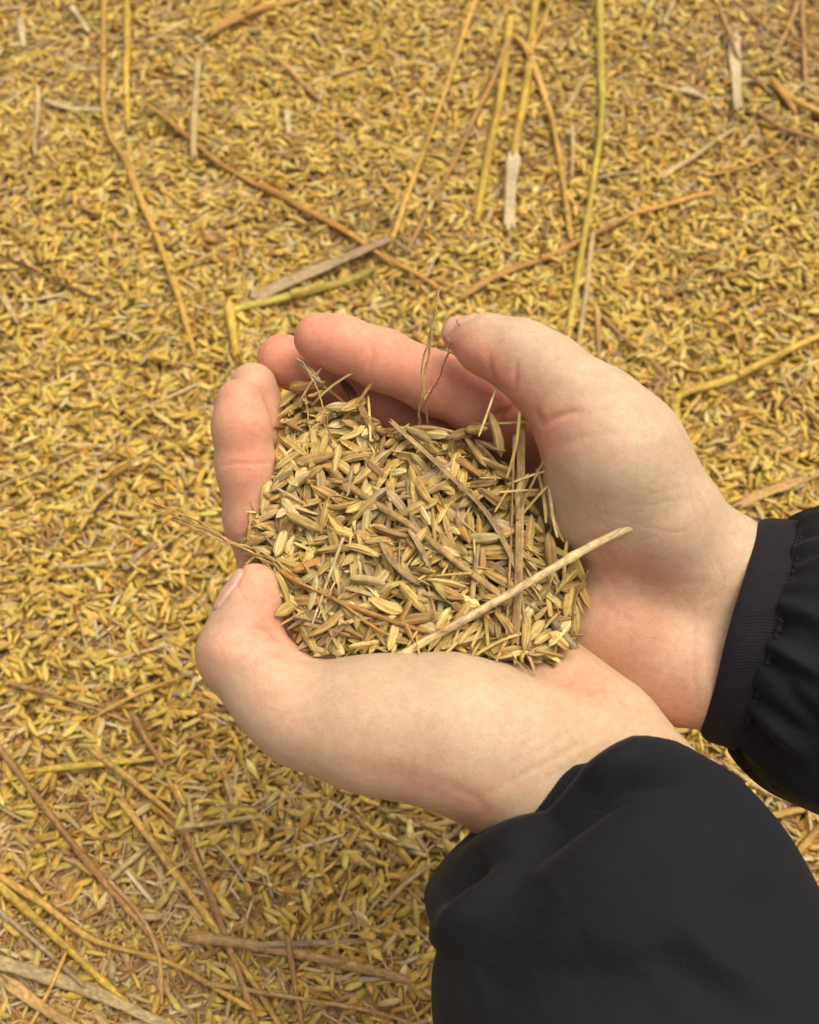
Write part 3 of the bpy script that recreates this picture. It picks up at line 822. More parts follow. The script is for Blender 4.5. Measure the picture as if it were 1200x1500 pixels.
# (label, px path, width px at that place, tint, kind)
GROUND_STRAWS = [
    ('long bent golden straw running from the top edge down towards the fingertips', [(156, -30), (152, 160), (185, 240), (250, 400), (287, 525)], 10, GOLD, 't'),
    ('short straight yellow straw hanging in from the top edge beside the long golden bent one', [(191, -30), (186, 90), (186, 182)], 11, YEL, 't'),
    ('thick orange-brown straw lying diagonally from the upper left to the fingertips', [(212, 148), (330, 238), (440, 302), (560, 380), (650, 438)], 12, ORG, 't'),
    ('thin gold straw slanting steeply between the orange-brown straw and the golden bundle', [(700, -10), (650, 138), (600, 290), (570, 372)], 8, GOLD, 't'),
    ('orange-brown straw lying above the thumb and crossing the long greenish stalk', [(672, 448), (745, 405), (850, 355), (950, 312), (1046, 280)], 11, ORG, 't'),
    ('bright yellow-green straw lying just above the left fingertips', [(318, 466), (430, 434), (552, 396)], 14, GRN, 't'),
    ('stub of yellow straw standing down towards the left index fingertip', [(336, 452), (342, 490), (348, 530)], 15, YEL, 't'),
    ('long pale green-yellow stalk running from the top edge down to the thumb knuckle', [(876, -30), (881, 150), (870, 260), (850, 380), (828, 515)], 12, GRN, 't'),
    ('pale straw lying against the lower end of the long green-yellow stalk', [(867, 350), (858, 430), (844, 525)], 9, PALEG, 't'),
    ('yellow straw in the top bundle with a frayed whitish lower end', [(787, -25), (772, 120), (757, 200), (750, 260)], 13, YEL, 't'),
    ('broad whitish split end of straw below the yellow bundle', [(752, 235), (747, 290), (746, 338)], 20, WHT, 'b'),
    ('thin golden straw leaning right from the bundle down to the crossing straw', [(755, 38), (800, 150), (820, 250), (838, 348)], 10, GOLD, 't'),
    ('golden straw with a dark cut end and a brown joint in the top bundle', [(748, 20), (733, 145), (716, 225), (697, 332)], 13, YEL, 't'),
    ('faint brown straw slanting from the top bundle towards the index finger', [(750, 55), (690, 190), (640, 290), (596, 372)], 9, BRN, 't'),
    ('orange straw slanting out of the top edge above the thick orange-brown one', [(306, 62), (370, 26), (480, -22)], 12, ORG, 't'),
    ('thin orange straw parallel to and above its thicker neighbour at the top', [(298, 68), (345, 30), (400, -15)], 7, GOLD, 't'),
    ('short pale upright straw between the thick orange-brown straw and the top edge', [(291, 92), (286, 160), (283, 228)], 12, PALEG, 't'),
    ('pale whitish straw lying slanted above the green stalk crossing', [(968, 266), (1020, 228), (1077, 184)], 9, PALEG, 't'),
    ('wide whitish upright straw piece near the tangle at the top', [(1074, 55), (1077, 105), (1080, 165)], 17, WHT, 'b'),
    ('short white flake of straw lying level right of the green stalk', [(994, 134), (1040, 138)], 12, WHT, 'b'),
    ('thin brown straw in line with the whitish slanted one', [(1032, 255), (1090, 236), (1150, 212)], 7, ORG, 't'),
    ('grey brown straw slanting out of the tangle at the top edge', [(1126, 100), (1150, 50), (1178, -20)], 9, TAN, 't'),
    ('upright tan straw crossing the tangle near the frame corner', [(1176, -20), (1177, 60), (1180, 130)], 8, TAN, 't'),
    ('curved brown straw at the bottom of the tangle', [(1110, 165), (1150, 190), (1215, 210)], 10, BRN, 't'),
    ('yellow straw bent sharply above the wrist of the upper hand', [(992, 640), (993, 583), (1060, 556), (1130, 525), (1230, 478)], 13, YEL, 't'),
    ('broad tan straw running out of frame above the gathered cuff', [(1078, 752), (1130, 724), (1225, 680)], 15, TAN, 'b'),
    ('thin dark brown straw entering from the frame edge left of the fingers', [(-30, 362), (70, 402), (150, 440)], 7, DRK, 't'),
    ('short gold straw touching the long golden bent one', [(252, 402), (290, 380), (332, 358)], 6, GOLD, 't'),
    ('broad grey brown blade behind the yellow-green straw', [(372, 440), (430, 410), (500, 385), (575, 362)], 19, GREY, 'b'),
    ('short pale upright straw near the corner with the bent white bit', [(56, 128), (55, 180), (53, 232)], 8, PALEG, 't'),
    ('bent whitish bit of straw beside the long golden one', [(66, 145), (105, 158), (150, 164)], 9, WHT, 'b'),
    ('straight golden straw lying level left of the lower hand', [(56, 1132), (150, 1124), (262, 1112)], 12, YEL, 't'),
    ('short golden straw with a brown end crossing the level one', [(133, 1103), (200, 1152), (266, 1204)], 10, GOLD, 't'),
    ('thick rusty straw end pointing down at the crossing of the golden ones', [(196, 1050), (218, 1090), (242, 1128)], 12, BRN, 't'),
    ('long golden tan straw running down to the bottom edge past the level one', [(178, 1174), (245, 1262), (330, 1382), (372, 1440), (420, 1520)], 13, GOLD, 't'),
    ('long brown straw running steeply down to the bottom edge', [(274, 1222), (330, 1370), (385, 1525)], 12, BRN, 't'),
    ('long brownish straw running diagonally from the frame edge below the left thumb', [(-20, 1070), (110, 1240), (240, 1392), (268, 1436)], 12, BRN, 't'),
    ('bright yellow straw running diagonally in the lower corner', [(-20, 1280), (80, 1372), (196, 1480)], 13, YEL, 't'),
    ('curved golden straw above the bright yellow one in the corner', [(-20, 1272), (60, 1322), (135, 1374), (250, 1410), (370, 1480)], 10, GOLD, 't'),
    ('thick tan straw lying level near the bottom edge beside the big sleeve', [(276, 1374), (420, 1396), (600, 1440)], 16, TAN, 't'),
    ('broad pale stalk at the bottom edge in the corner', [(-25, 1402), (120, 1446), (270, 1515)], 20, PALEG, 'b'),
    ('second broad pale stalk lying under its neighbour in the corner', [(5, 1434), (60, 1475), (125, 1515)], 18, TAN, 'b'),
    ('short pale straw lying level right of the golden crossing', [(258, 1216), (320, 1210), (384, 1203)], 8, PALEG, 't'),
    ('short pale round straw pointing up to the golden tan one', [(160, 1286), (186, 1262), (216, 1238)], 10, PALEG, 't'),
    ('grey split straw lying level above the thick tan one', [(380, 1388), (450, 1384), (522, 1380)], 9, GREY, 'b'),
    ('brown straw running down to the bottom edge from the thick tan one', [(422, 1372), (432, 1440), (446, 1520)], 10, BRN, 't'),
    ('grey tan straw behind the bright yellow one in the corner', [(-20, 1320), (50, 1378), (122, 1444)], 9, GREY, 't'),
    ('thin golden straw beside the rusty straw end', [(132, 1058), (200, 1026), (272, 998)], 8, GOLD, 't'),
    ('short grey split straw left of the thumb of the lower hand', [(186, 842), (208, 820), (230, 800)], 10, GREY, 'b'),
    ('thin tan twig beside the short grey split straw', [(214, 835), (240, 805), (272, 778)], 5, TAN, 't'),
    ('short cream straw lying nearly level above the dark brown thin one', [(92, 842), (125, 840), (160, 834)], 8, PALEG, 't'),
    ('dark brown shrivelled leaf bit left of the awns', [(140, 756), (155, 735), (174, 718)], 8, lin(84, 54, 36), 'b'),
    ('orange straw end beside the big sleeve at the bottom edge', [(585, 1508), (612, 1486), (640, 1462)], 8, ORG, 't'),
    ('grey straw piece between the lower wrist and the husks', [(640, 1236), (668, 1212), (694, 1186)], 9, GREY, 't'),
    ('orange-brown straw showing between the two sleeves at the frame edge', [(1163, 1258), (1185, 1232), (1225, 1190)], 14, ORG, 't'),
    ('golden straw lying level between the two sleeves', [(1118, 1196), (1160, 1186), (1225, 1176)], 11, GOLD, 't'),
    ('thin pale straw between the two sleeves', [(1060, 1118), (1110, 1150), (1160, 1168)], 8, PALEG, 't'),
    ('brown straw lowest of those between the two sleeves', [(1170, 1278), (1200, 1270), (1240, 1262)], 9, BRN, 't'),
    ('faint brown straw right of the upper thumb knuckle', [(885, 462), (930, 510), (985, 560)], 10, BRN, 't'),
    ('pale straw end standing just above the upper thumb knuckle', [(874, 455), (876, 495), (876, 535)], 9, TAN, 't'),
    ('small whitish upright straw bit between the orange-brown and thin gold straws', [(420, 162), (424, 195)], 9, WHT, 'b'),
    ('small grey white pebble-like straw bit beside the long golden one', [(238, 326), (243, 348)], 12, GREY, 'b'),
    ('pale bit of straw standing near the frame corner at the top', [(28, 20), (34, 66)], 11, WHT, 'b'),
    ('pale slanted bit of straw between the corner and the long golden one', [(103, 5), (130, 48)], 9, WHT, 'b'),
    ('small pale straw lying slanted at the frame edge left of the fingers', [(0, 425), (24, 468)], 10, PALEG, 'b'),
    ('thin brown straw slanting below the top edge right of the orange one', [(405, 95), (440, 120), (470, 146)], 7, TAN, 't'),
    ('tan straw slanting in from the top edge right of the green stalk', [(970, 42), (982, 15), (1000, -20)], 8, PALEG, 't'),
    ('golden brown straw curving below the tangle at the frame edge', [(1128, 120), (1160, 150), (1215, 175)], 10, GOLD, 't'),
    ('thin tan stem leading from the top edge into the corner tangle', [(1040, -20), (1062, 40), (1082, 92), (1130, 140)], 6, TAN, 't'),
    ('dark brown stem crossing under the upright tan straw in the tangle', [(1090, 18), (1150, 60), (1220, 90)], 7, BRN, 't'),
    ('short rust coloured straw lowest in the tangle', [(1128, 128), (1150, 150), (1166, 168)], 11, ORG, 't'),
    ('thin brown stem arching level across the tangle', [(1060, 62), (1110, 66), (1170, 84), (1220, 120)], 5, BRN, 't'),
    ('thin golden stem at the top edge between green stalk and bundle', [(815, -20), (790, 40), (776, 90)], 6, GOLD, 't'),
    ('thin brown stem lying nearly level across the top of the bundle', [(785, 38), (830, 28), (872, 24)], 5, BRN, 't'),
    ('short pale stem beside the green stalk below the top bundle', [(852, 118), (838, 150), (822, 175)], 7, PALEG, 't'),
    ('short pale upright stem right of the thin golden leaning straw', [(836, 198), (838, 228), (838, 260)], 7, PALEG, 't'),
    ('pale short stem lying level right of the green stalk crossing', [(876, 264), (905, 256), (930, 250)], 6, PALEG, 't'),
    ('faint tan stem from the dark brown leaf bit towards the frame edge', [(-20, 728), (50, 700), (118, 668)], 6, TAN, 't'),
    ('curved tan stem crossing the curved golden straw in the corner', [(160, 1290), (205, 1340), (232, 1400), (236, 1470)], 7, TAN, 't'),
    ('thin golden stem from the rusty end down across the long brown straw', [(246, 1140), (270, 1200), (262, 1262)], 6, ORG, 't'),
    ('long thin tan stem beside the thick tan one near the bottom edge', [(300, 1440), (420, 1462), (560, 1486), (640, 1520)], 7, TAN, 't'),
    ('golden stem leaning over the two broad pale stalks in the corner', [(30, 1520), (70, 1450), (96, 1392)], 7, GOLD, 't'),
    ('thin pale stem low beside the big sleeve opening', [(560, 1330), (600, 1290), (640, 1262)], 7, PALEG, 't'),
    ('slender brown stem lying level above the long diagonal brownish straw', [(20, 1010), (110, 1032), (190, 1060)], 7, BRN, 't'),
]
sgroup = 'loose straws lying on the husks'
sr = np.random.default_rng(3)
for q, (label, path, wpx, tint, kind) in enumerate(GROUND_STRAWS):
    g = np.array([ground_point(*p, z=2.0) for p in path])
    dist = (g - CAMP) @ FWD; r = wpx / 2 * dist.mean() / FPX
    n = max(6, int(np.linalg.norm(np.diff(g, axis=0), axis=1).sum() / 4))
    p = smooth_path(g, n)
    h = GH.at(p[:, 0], p[:, 1])
    lat = np.stack([-np.gradient(p[:, 1]), np.gradient(p[:, 0])], 1); lat /= np.linalg.norm(lat, axis=1)[:, None]
    h = np.max([GH.at(p[:, 0] + lat[:, 0] * k * r, p[:, 1] + lat[:, 1] * k * r) for k in (-.6, 0, .6)], 0)
    hp = np.pad(h, 2, 'edge'); h = np.max([hp[k:k + n] for k in range(5)], 0) * .7 + h * .3
    for _ in range(8): h[1:-1] = (h[:-2] + 2 * h[1:-1] + h[2:]) / 4
    fl = 0.3 if kind == 'b' else sr.uniform(.5, .8); r *= 0.9 if tint[1] > 0.25 else 0.8
    p[:, 2] = h + r * fl * 0.9 + 0.5
    p[:, 2] += 0.4 * np.sin(np.linspace(0, 5, n) + q)
    nodes = (sr.uniform(0.2, 0.45), sr.uniform(0.6, 0.9)) if kind == 't' and n > 14 else ()
    ph = sr.uniform(0, 6, 3)
    wv = lambda t: 1 + .10 * math.sin(t * 7 + ph[0]) + .06 * math.sin(t * 23 + ph[1]) + .04 * math.sin(t * 61 + ph[2]) - .25 * max(0, abs(2 * t - 1) - .9) * 8
    tb = tube(p, r, 12, fl, nodes, ragged=0.9, rr=wv, taper=(1.1, 0.82), roll=sr.uniform(-.5, .5) if kind == 't' else sr.uniform(-.25, .25), crease=0.25 if kind == 'b' else 0)
    parts_ = [tb]
    if kind == 't' and n > 20:      # a torn leaf sheath clings to the stem
        a0 = int(n * sr.uniform(.3, .5)); a1 = min(n - 1, a0 + int(n * .3)); seg_ = p[a0:a1].copy()
        seg_[:, 2] += r * 0.25; parts_.append(tube(seg_, r * 1.12, 8, 0.9, taper=(1.05, 0.55), roll=sr.uniform(0, 2)))
    o = straw_obj('straw', parts_, tint * sr.uniform(.92, 1.06) , seed=q, ends=tint * sr.uniform(0.8, 1.15) * np.array([1, .96, .92]))
    tag(o, label, 'straw', sgroup)
    qx = np.repeat(p[:, 0], 3) + np.tile([-r * .6, 0, r * .6], n) ; qy = np.repeat(p[:, 1], 3) + np.tile([r * .6, 0, -r * .6], n)
    for tt in np.linspace(0, 1, 5)[:-1]:
        pp = p[:-1] * (1 - tt) + p[1:] * tt
        i, j = GH.ij(pp[:, 0], pp[:, 1])
        for di in (-1, 0, 1):
            for dj in (-1, 0, 1): np.maximum.at(GH.H, (np.clip(i + di, 0, GH.nx - 1), np.clip(j + dj, 0, GH.ny - 1)), pp[:, 2] + r * fl * .8)

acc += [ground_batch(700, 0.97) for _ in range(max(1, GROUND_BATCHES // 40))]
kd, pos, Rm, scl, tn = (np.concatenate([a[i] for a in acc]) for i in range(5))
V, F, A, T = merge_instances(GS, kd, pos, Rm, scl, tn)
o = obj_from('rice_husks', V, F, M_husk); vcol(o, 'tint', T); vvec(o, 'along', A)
tag(o, 'golden rice husks and chopped straw covering the ground', 'husks', kind='stuff')
del V, F, A, T, acc

# ------------------------------------------------------------------ the heap held in the hands
bvh = BVHTree.FromPolygons([Vector(x) for x in hv], hf.tolist())
def level(px, py):
    """depth of the heap's top along the ray px,py"""
    u, w = (px - 600) / 240, (py - 770) / 205
    return 300.5 - 27 * (py - 770) / 205 * 0.62 - 6.0 * max(0, 1 - u * u - w * w) ** 0.7 + 1.5 * math.sin(px / 41) * math.cos(py / 37)
OUT = [(396, 590), (425, 568), (482, 560), (512, 590), (552, 622), (606, 626), (660, 632), (700, 640), (735, 664), (765, 702), (798, 735), (826, 770), (848, 820), (856, 860), (842, 905), (835, 945),
       (790, 962), (752, 975), (640, 978), (560, 978), (500, 980), (452, 962), (424, 925), (412, 880), (400, 835), (362, 805), (352, 782), (368, 752), (392, 715), (398, 650)]
outw = np.array([P(x, y, level(x, y)) for x, y in OUT])
x0, y0 = outw[:, :2].min(0) - 8; x1, y1 = outw[:, :2].max(0) + 8
HH = Heap(x0, y0, x1, y1, 0.6)
# target surface: sample the level function on a pixel grid, splat to the map
pxs, pys = np.meshgrid(np.arange(330, 880, 2.5), np.arange(530, 1010, 2.5), indexing='ij')
lv_ = np.vectorize(level)(pxs, pys)
pt = np.array([P(a, b, c) for a, b, c in zip(pxs.ravel(), pys.ravel(), lv_.ravel())])
TG = np.full(HH.H.shape, -1e3)
i, j = HH.ij(pt[:, 0], pt[:, 1]); TG[i, j] = pt[:, 2]
for _ in range(4):
    for d in (-1, 1):
        for axx in (0, 1):
            s_ = np.roll(TG, d, axx); TG = np.where(TG < -500, s_, TG)
base = np.full(HH.H.shape, -1e3)
for a in range(HH.nx):
    for b in range(HH.ny):
        loc, nn, ii, dd = bvh.ray_cast(Vector((HH.x0 + a * HH.g, HH.y0 + b * HH.g, 300.0)), Vector((0, 0, -1)))
        if loc is not None: base[a, b] = loc.z
def inside(x, y, poly):
    c = np.zeros(np.shape(x), bool); n = len(poly)
    for k in range(n):
        ax, ay = poly[k]; bx, by = poly[(k + 1) % n]
        m = ((ay > y) != (by > y)) & (x < (bx - ax) * (y - ay) / (by - ay + 1e-12) + ax); c ^= m
    return c
HH.H = np.maximum(base, TG - 11.0)
hr = np.random.default_rng(21)

def make_hero(k, r):
    boat = k % 3 == 2
    return husk_shape(r.uniform(8.6, 11.0), r.uniform(2.2, 3.0), r.uniform(1.5, 2.0), 14, 16 if boat else 20, r.uniform(.11, .17), r.uniform(0.1, 0.9), boat, r.uniform(.1, .5), r.uniform(0, .6), r.uniform(-.4, .4))
def ribbed(t, a, v, k=0.22):
    """pale nerves and darker grooves along a husk, darker bristly tips"""
    w = a[:, 1] / (np.abs(a[:, 1]).max() + 1e-9) * 2 * math.pi
    x = np.abs(a[:, 0]) / np.abs(a[:, 0]).max()
    return t * (1 + k * np.cos(5 * w + .4) - 0.14 * x ** 6)[:, None]
HS = [make_hero(k, hr) for k in range(14)] + [sliver_shape(10, 1.0, .5, .2, 8, 6), sliver_shape(16, .9, .45, .5, 8, 7, .6), sliver_shape(12, 1.8, .4, .5, 8, 6), sliver_shape(13, .7, .5, .3, 8, 6)]
HD = np.array([[np.ptp(v[:, 0]), np.ptp(v[:, 1]), np.ptp(v[:, 2])] for v, f, a in HS]); HD[:, 2] = np.minimum(HD[:, 2], 2.0)
HW = np.array([1.0] * 14 + [1.6, 1.0, .9, 1.4]); HW /= HW.sum()
HPAL = np.array([lin(*c) for c in [(200, 176, 104), (190, 166, 96), (208, 186, 118), (178, 150, 86), (190, 168, 112), (160, 130, 78), (216, 200, 138), (176, 140, 78), (168, 148, 110)]])
placed = []
for it in range(9000):
    n = 4
    x = hr.uniform(x0, x1, n); y = hr.uniform(y0, y1, n)
    i, j = HH.ij(x, y)
    z = HH.H[i, j]; pxx, pyy, _ = to_px(np.stack([x, y, np.maximum(TG[i, j], z)], 1))
    e = hr.uniform(0.985, 1.07, n) if it > 6000 else 1.06
    ok = inside(600 + (pxx - 600) * e, 775 + (pyy - 775) * (e + .02), OUT) & (z < TG[i, j] - 0.2) & (base[i, j] < TG[i, j] + np.where(pxx < 430, 1.5, -0.6))
    if not ok.any(): continue
    x, y = x[ok], y[ok]; n = len(x)
    kd = hr.choice(len(HS), n, p=HW); s_ = hr.uniform(.88, 1.1, (n, 3)); D = HD[kd] * s_
    yaw = hr.uniform(0, 2 * math.pi, n)
    tip_h = np.max([HH.at(x + np.cos(yaw) * q_, y + np.sin(yaw) * q_) for q_ in (-4.5, -2.5, 2.5, 4.5)], 0); i, j = HH.ij(x, y); ppx, _, _ = to_px(np.stack([x, y, TG[i, j]], 1))
    ok = tip_h < TG[i, j] + np.where(ppx < 430, 3.0, 1.2)
    if not ok.any(): continue
    x, y, yaw, kd, s_, D = x[ok], y[ok], yaw[ok], kd[ok], s_[ok], D[ok]; n = len(x)
    low = (x * 0.6 - y > (x0 + x1) / 2 * 0.6 - (y0 + y1) / 2 + 8) & (hr.random(n) < .35); kd[low] = hr.integers(14, len(HS), low.sum()); D = HD[kd] * s_
    pos, ax = HH.drop(x, y, yaw, D[:, 0], D[:, 1], D[:, 2], sink=0.35, maxtilt=0.75)
    # keep the ends from stabbing through the skin
    ax[:, 2] += hr.normal(0, 0.17, n)
    roll = np.where(hr.random(n) < 0.55, hr.normal(0, 0.5, n), hr.uniform(0, 6.28, n)); roll[kd >= 14] = hr.normal(0, .5, (kd >= 14).sum())
    Rm = frame(ax, roll)
    for q in range(n): placed.append((kd[q], pos[q], Rm[q], s_[q]))
print('heap husks', len(placed))
# visibility score: how far each stands above its neighbours, seen from the camera
zb = {}
PP = np.array([p[1] for p in placed]); px_, py_, dd_ = to_px(PP)
front = np.zeros(len(placed)); cell = {}
for q in range(len(placed)):
    for dx in (-1, 0, 1):
        for dy in (-1, 0, 1):
            key = (int(px_[q] / 9) + dx, int(py_[q] / 9) + dy)
            cell.setdefault(key, []).append(dd_[q])
for q in range(len(placed)):
    c_ = np.array(cell[(int(px_[q] / 9), int(py_[q] / 9))]); front[q] = dd_[q] - c_.min()
order = np.argsort(front)
husk_order = [q for q in order if placed[q][0] < 14]
hero = husk_order[:300]; heroset = set(hero)
rest = [q for q in range(len(placed)) if q not in heroset]
def htint(n, kd):
    c = HPAL[hr.choice(len(HPAL), n, p=np.array([.2, .17, .15, .12, .1, .08, .07, .06, .05]))] * hr.uniform(.74, 1.2, (n, 1)) * np.array([1.03, 1.0, .95]) * hr.uniform(.96, 1.04, (n, 3))
    return c
kd = np.array([placed[q][0] for q in rest])
V, F, A, T = merge_instances(HS, kd, np.array([placed[q][1] for q in rest]), np.array([placed[q][2] for q in rest]), np.array([placed[q][3] for q in rest]), htint(len(rest), kd))
o = obj_from('husk_heap', V, F, M_husk); vcol(o, 'tint', T); vvec(o, 'along', A)
tag(o, 'mass of dry rice husks and chaff filling the cupped hands', 'husks', kind='stuff')
# the husks that show: one object each, on shared shapes
from mathutils import Matrix
variants = []
for k in range(14):
    for c in range(4):
        v, f, a = HS[k]
        ob = bpy.data.meshes.new('rice_husk')
        variants.append((k, v, f, a))
meshes = {}
for k in range(14):
    for c in range(4):
        v, f, a = HS[k]
        o = obj_from('rice_husk', v, f, M_husk); tnt = htint(1, 0)
        vcol(o, 'tint', ribbed(np.repeat(tnt, len(v), 0), a, v)); vvec(o, 'along', a + hr.uniform(0, 60, 3))
        meshes[(k, c)] = o.data; bpy.data.objects.remove(o)
HL = 'dry tan rice husk a centimetre long in the heap in the cupped hands'
first = None
for q in hero:
    k, p_, R_, s_ = placed[q]
    if first is None:
        o = bpy.data.objects.new('rice_husk', meshes[(k, 0)]); first = o
        tag(o, HL, 'rice husk', 'loose husks in the cupped hands')
    else:
        o = first.copy(); o.data = meshes[(k, int(hr.integers(4)))]
    M = Matrix(R_.tolist()).to_4x4(); M.translation = Vector(p_ * MM)
    o.matrix_world = M @ Matrix.Diagonal((*s_, 1))
    sc.collection.objects.link(o)
for m in [m for m in bpy.data.meshes if m.users == 0]: bpy.data.meshes.remove(m)

# straws and awns in and on the heap: (label, [(px,py,depth offset in front of the heap)], width px, tint, flat, category)
def top_depth(x, y):
    m = (np.abs(px_ - x) < 13) & (np.abs(py_ - y) < 13)
    return np.sort(dd_[m])[:3].mean() - 0.6 if m.sum() > 4 else None
def heap_path(pts, n):
    q = smooth_path([(x, y, 0) for x, y, dz in pts], 16); k = np.linspace(0, 15, len(pts)); out = []
    dz = np.interp(np.arange(16), k, [p[2] if abs(p[2]) < 100 else 4 for p in pts])
    for (x, y, _), z in zip(q, dz):
        t = top_depth(x, y); out.append([x, y, (np.nan if t is None else t) - (z - 3)])
    d = np.array(out)[:, 2]; ok = ~np.isnan(d)
    if not ok.any(): return smooth_path([P(x, y, level(x, y) - z) for x, y, z in pts], n)
    d = np.interp(np.arange(16), np.arange(16)[ok], d[ok])
    if abs(pts[-1][2]) > 100: d[-5:] = np.linspace(d[-6], -pts[-1][2], 6)[1:]
    e = np.pad(d, 2, 'edge'); m = np.min([e[i:i + 16] for i in range(5)], 0)
    for _ in range(4): m[1:-1] = (m[:-2] + 2 * m[1:-1] + m[2:]) / 4
    m = m * 0.7 + d * 0.3
    return smooth_path([P(x, y, c) for (x, y, _), c in zip(q, m)], n)
HEAP_STRAWS = [
    ('thick pale straw sticking out of the heap over the upper palm, its end split', [(560, 975, 0), (640, 930, 4), (750, 868, 9), (866, 800, 14), (950, 760, -281.0)], 14, lin(232, 206, 146), .9, 'straw'),
    ('upright flat tan blade rising out of the heap beside the upper palm', [(755, 945, 3), (760, 850, 4.5), (763, 730, 5), (765, 612, 10)], 13, lin(182, 152, 96), .4, 'straw'),
    ('thin upright strand just left of the flat tan blade', [(742, 930, 3), (750, 760, 4), (753, 638, 6)], 4, lin(176, 146, 92), .8, 'straw'),
    ('thin strand slanting right at the lower end of the flat tan blade', [(758, 840, 4), (768, 900, 4), (776, 948, 3)], 6, lin(190, 164, 104), .5, 'straw'),
    ('curved grey tan blade arching through the middle of the heap', [(572, 618, 3), (655, 694, 5), (712, 752, 6), (748, 815, 5), (766, 858, 3)], 12, lin(170, 148, 98), .35, 'straw'),
    ('long straight tan straw lying diagonally across the heap centre', [(494, 699, 3), (550, 738, 4.5), (602, 770, 5), (670, 824, 5), (734, 872, 4)], 10, lin(178, 148, 88), .6, 'straw'),
    ('thin pale awn slanting down towards the lower thumb', [(503, 788, 5), (480, 850, 6), (452, 930, 4)], 5, lin(206, 186, 130), .8, 'awn'),
    ('short pale awn branching beside the one slanting to the lower thumb', [(492, 850, 4), (474, 886, 5), (466, 905, 5)], 3, lin(206, 186, 130), .8, 'awn'),
    ('broad grey split leaf lying upright at the heap centre', [(556, 792, 4), (580, 830, 5), (620, 862, 4)], 15, lin(158, 134, 90), .25, 'leaf'),
    ('pale grey strip of leaf pointing down beside the broad split one', [(598, 775, 4), (614, 800, 5), (628, 830, 4)], 12, lin(176, 156, 112), .25, 'leaf'),
    ('wide greenish tan leaf strip under the thick pale straw', [(628, 838, 3), (650, 872, 4.5), (672, 892, 3)], 16, lin(178, 158, 92), .3, 'leaf'),
    ('dark brown folded husk at the top edge of the heap', [(500, 556, 2), (516, 578, 4), (524, 602, 3)], 13, lin(96, 66, 40), .5, 'husk'),
    ('hollow grey straw stub poking out of the heap above the lower wrist', [(806, 905, 2), (824, 928, 3), (842, 948, 3)], 12, lin(158, 138, 104), .9, 'straw'),
    ('golden brown strand lying low along the heap above the lower thumb', [(412, 836, 4), (450, 862, 4), (520, 890, 4), (600, 918, 3), (668, 938, 1)], 7, lin(176, 128, 58), .7, 'straw'),
    ('thin golden strand crossing the low golden brown one', [(424, 846, 5), (500, 884, 5), (570, 930, 3), (690, 955, 1)], 4, lin(184, 138, 66), .7, 'straw'),
    ('grey brown blade standing between husks at the upper right of the heap', [(596, 690, 3), (602, 750, 4), (612, 800, 3)], 9, lin(150, 128, 84), .3, 'leaf'),
    ('short grey leaf bit tucked at the edge beside the left index finger', [(392, 728, 3), (410, 705, 4), (428, 690, 3)], 15, lin(152, 134, 96), .3, 'leaf'),
    ('short tan straw lying along the top edge of the heap', [(560, 640, 3), (620, 625, 4), (690, 640, 3)], 6, lin(186, 156, 96), .6, 'straw'),
    ('thin dark stalk leaning out of the heap towards the upper palm', [(838, 930, 3), (842, 880, 5), (862, 835, 8)], 4, lin(140, 108, 66), .8, 'awn'),
    ('light straw with a notched end in the lower right of the heap', [(700, 800, 3), (694, 850, 4), (690, 905, 3)], 8, lin(170, 144, 92), .5, 'straw'),
]
for q, (label, pts, w, tint, fl, cat) in enumerate(HEAP_STRAWS):
    p = heap_path(pts, 30); r = w / 2 * 292 / FPX
    rr = (lambda t: 1 - 0.75 * abs(2 * t - 1) ** 4) if cat in ('leaf', 'husk') else ((lambda t: 1 - .35 * t) if cat == 'awn' else None)
    if q == 0: rr = lambda t: 0.82 + 0.5 * max(0, t - 0.85) * 3
    shp = [tube(p, r, 12, fl, ragged=0.6, rr=rr, roll=-0.5 if fl < .5 else 0.2, crease=0.3 if fl < .5 else 0, nodes=(.72,) if q == 0 else ())]
    o = straw_obj('straw' if cat == 'straw' else ('awn' if cat == 'awn' else ('leaf_strip' if cat == 'leaf' else 'dark_husk')), shp, tint, seed=50 + q)
    tag(o, label, cat, 'straws and chaff in the heap')

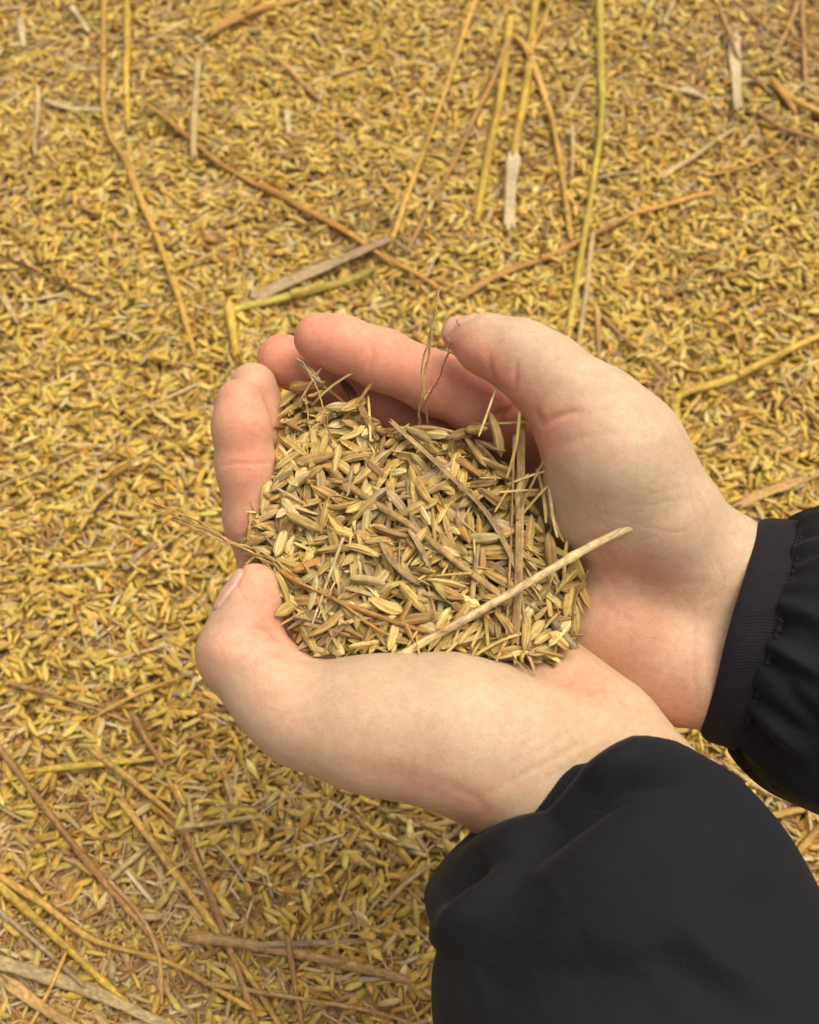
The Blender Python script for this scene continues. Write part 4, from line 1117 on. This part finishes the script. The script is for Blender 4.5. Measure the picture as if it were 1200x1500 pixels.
def strands(name, label, cat, lines, tint, group='dry rice panicle stems'):
    s = []
    for pts, w in lines:
        p = smooth_path([P(x, y, d) for x, y, d in pts], 26)
        p[1:-1] += np.random.default_rng(len(s)).normal(0, 0.12, (24, 3))
        s.append(tube(p, w / 2 * 290 / FPX, 7, .85, rr=lambda t: 1 - .3 * t))
    o = straw_obj(name, s, tint, seed=len(label)); tag(o, label, cat, group)
Lf = lambda x, y: (top_depth(x, y) or level(x, y)) + 3
strands('panicle_stem', 'bundle of thin dry stems reaching from the heap over the vertical finger', 'stem',
        [([(470, 878, Lf(470, 878) - 3), (420, 838, 290), (370, 812, 290), (300, 776, 292), (250, 752, 294), (226, 730, 296)], 5),
         ([(455, 870, Lf(455, 870) - 3), (410, 826, 290), (350, 800, 289), (290, 764, 291), (240, 742, 293), (214, 735, 294)], 4),
         ([(440, 850, Lf(440, 850) - 4), (380, 806, 289), (330, 794, 289), (275, 770, 290), (250, 760, 291)], 3.5),
         ([(226, 731, 296), (216, 728, 297), (219, 737, 297), (232, 745, 296)], 2),
         ([(250, 752, 294), (232, 748, 294), (196, 733, 295)], 2.2)], lin(196, 158, 92))
strands('panicle_stem', 'pale twin stalk standing out of the heap between index finger and thumb tips', 'stem',
        [([(614, 630, Lf(614, 630) - 2), (616, 590, 298), (626, 530, 294), (634, 480, 291), (640, 445, 289), (645, 420, 288)], 4.5),
         ([(628, 625, Lf(628, 625) - 2), (622, 585, 298), (618, 540, 295), (627, 500, 293), (636, 465, 291)], 3.5),
         ([(622, 585, 298), (634, 566, 297), (642, 562, 297)], 4), ([(640, 445, 289), (637, 432, 288), (642, 424, 288)], 2)], lin(206, 174, 112))
strands('awn', 'thin brown twig curving up in front of the upper thumb tip', 'awn',
        [([(622, 590, 298), (640, 560, 296), (652, 530, 294), (660, 505, 292), (677, 493, 291), (674, 480, 290), (669, 468, 290)], 2.6),
         ([(652, 530, 294), (655, 522, 294), (660, 515, 293)], 2)], lin(150, 108, 70))
strands('awn', 'thin forked thread rising at the corner near the left index fingertip', 'awn',
        [([(486, 650, Lf(486, 650) - 4), (478, 610, 300), (466, 575, 300), (456, 552, 299), (445, 533, 299), (434, 524, 299)], 2.8),
         ([(456, 552, 299), (454, 545, 299), (450, 540, 299)], 3.5), ([(456, 640, 302), (450, 600, 302), (447, 572, 301)], 2.4)], lin(206, 172, 112))
strands('awn', 'fine thread lying over the middle of the heap left of the diagonal straw', 'awn',
        [([(430, 770, 297), (440, 730, 298), (424, 690, 301), (410, 650, 305)], 2.2)], lin(190, 160, 104))
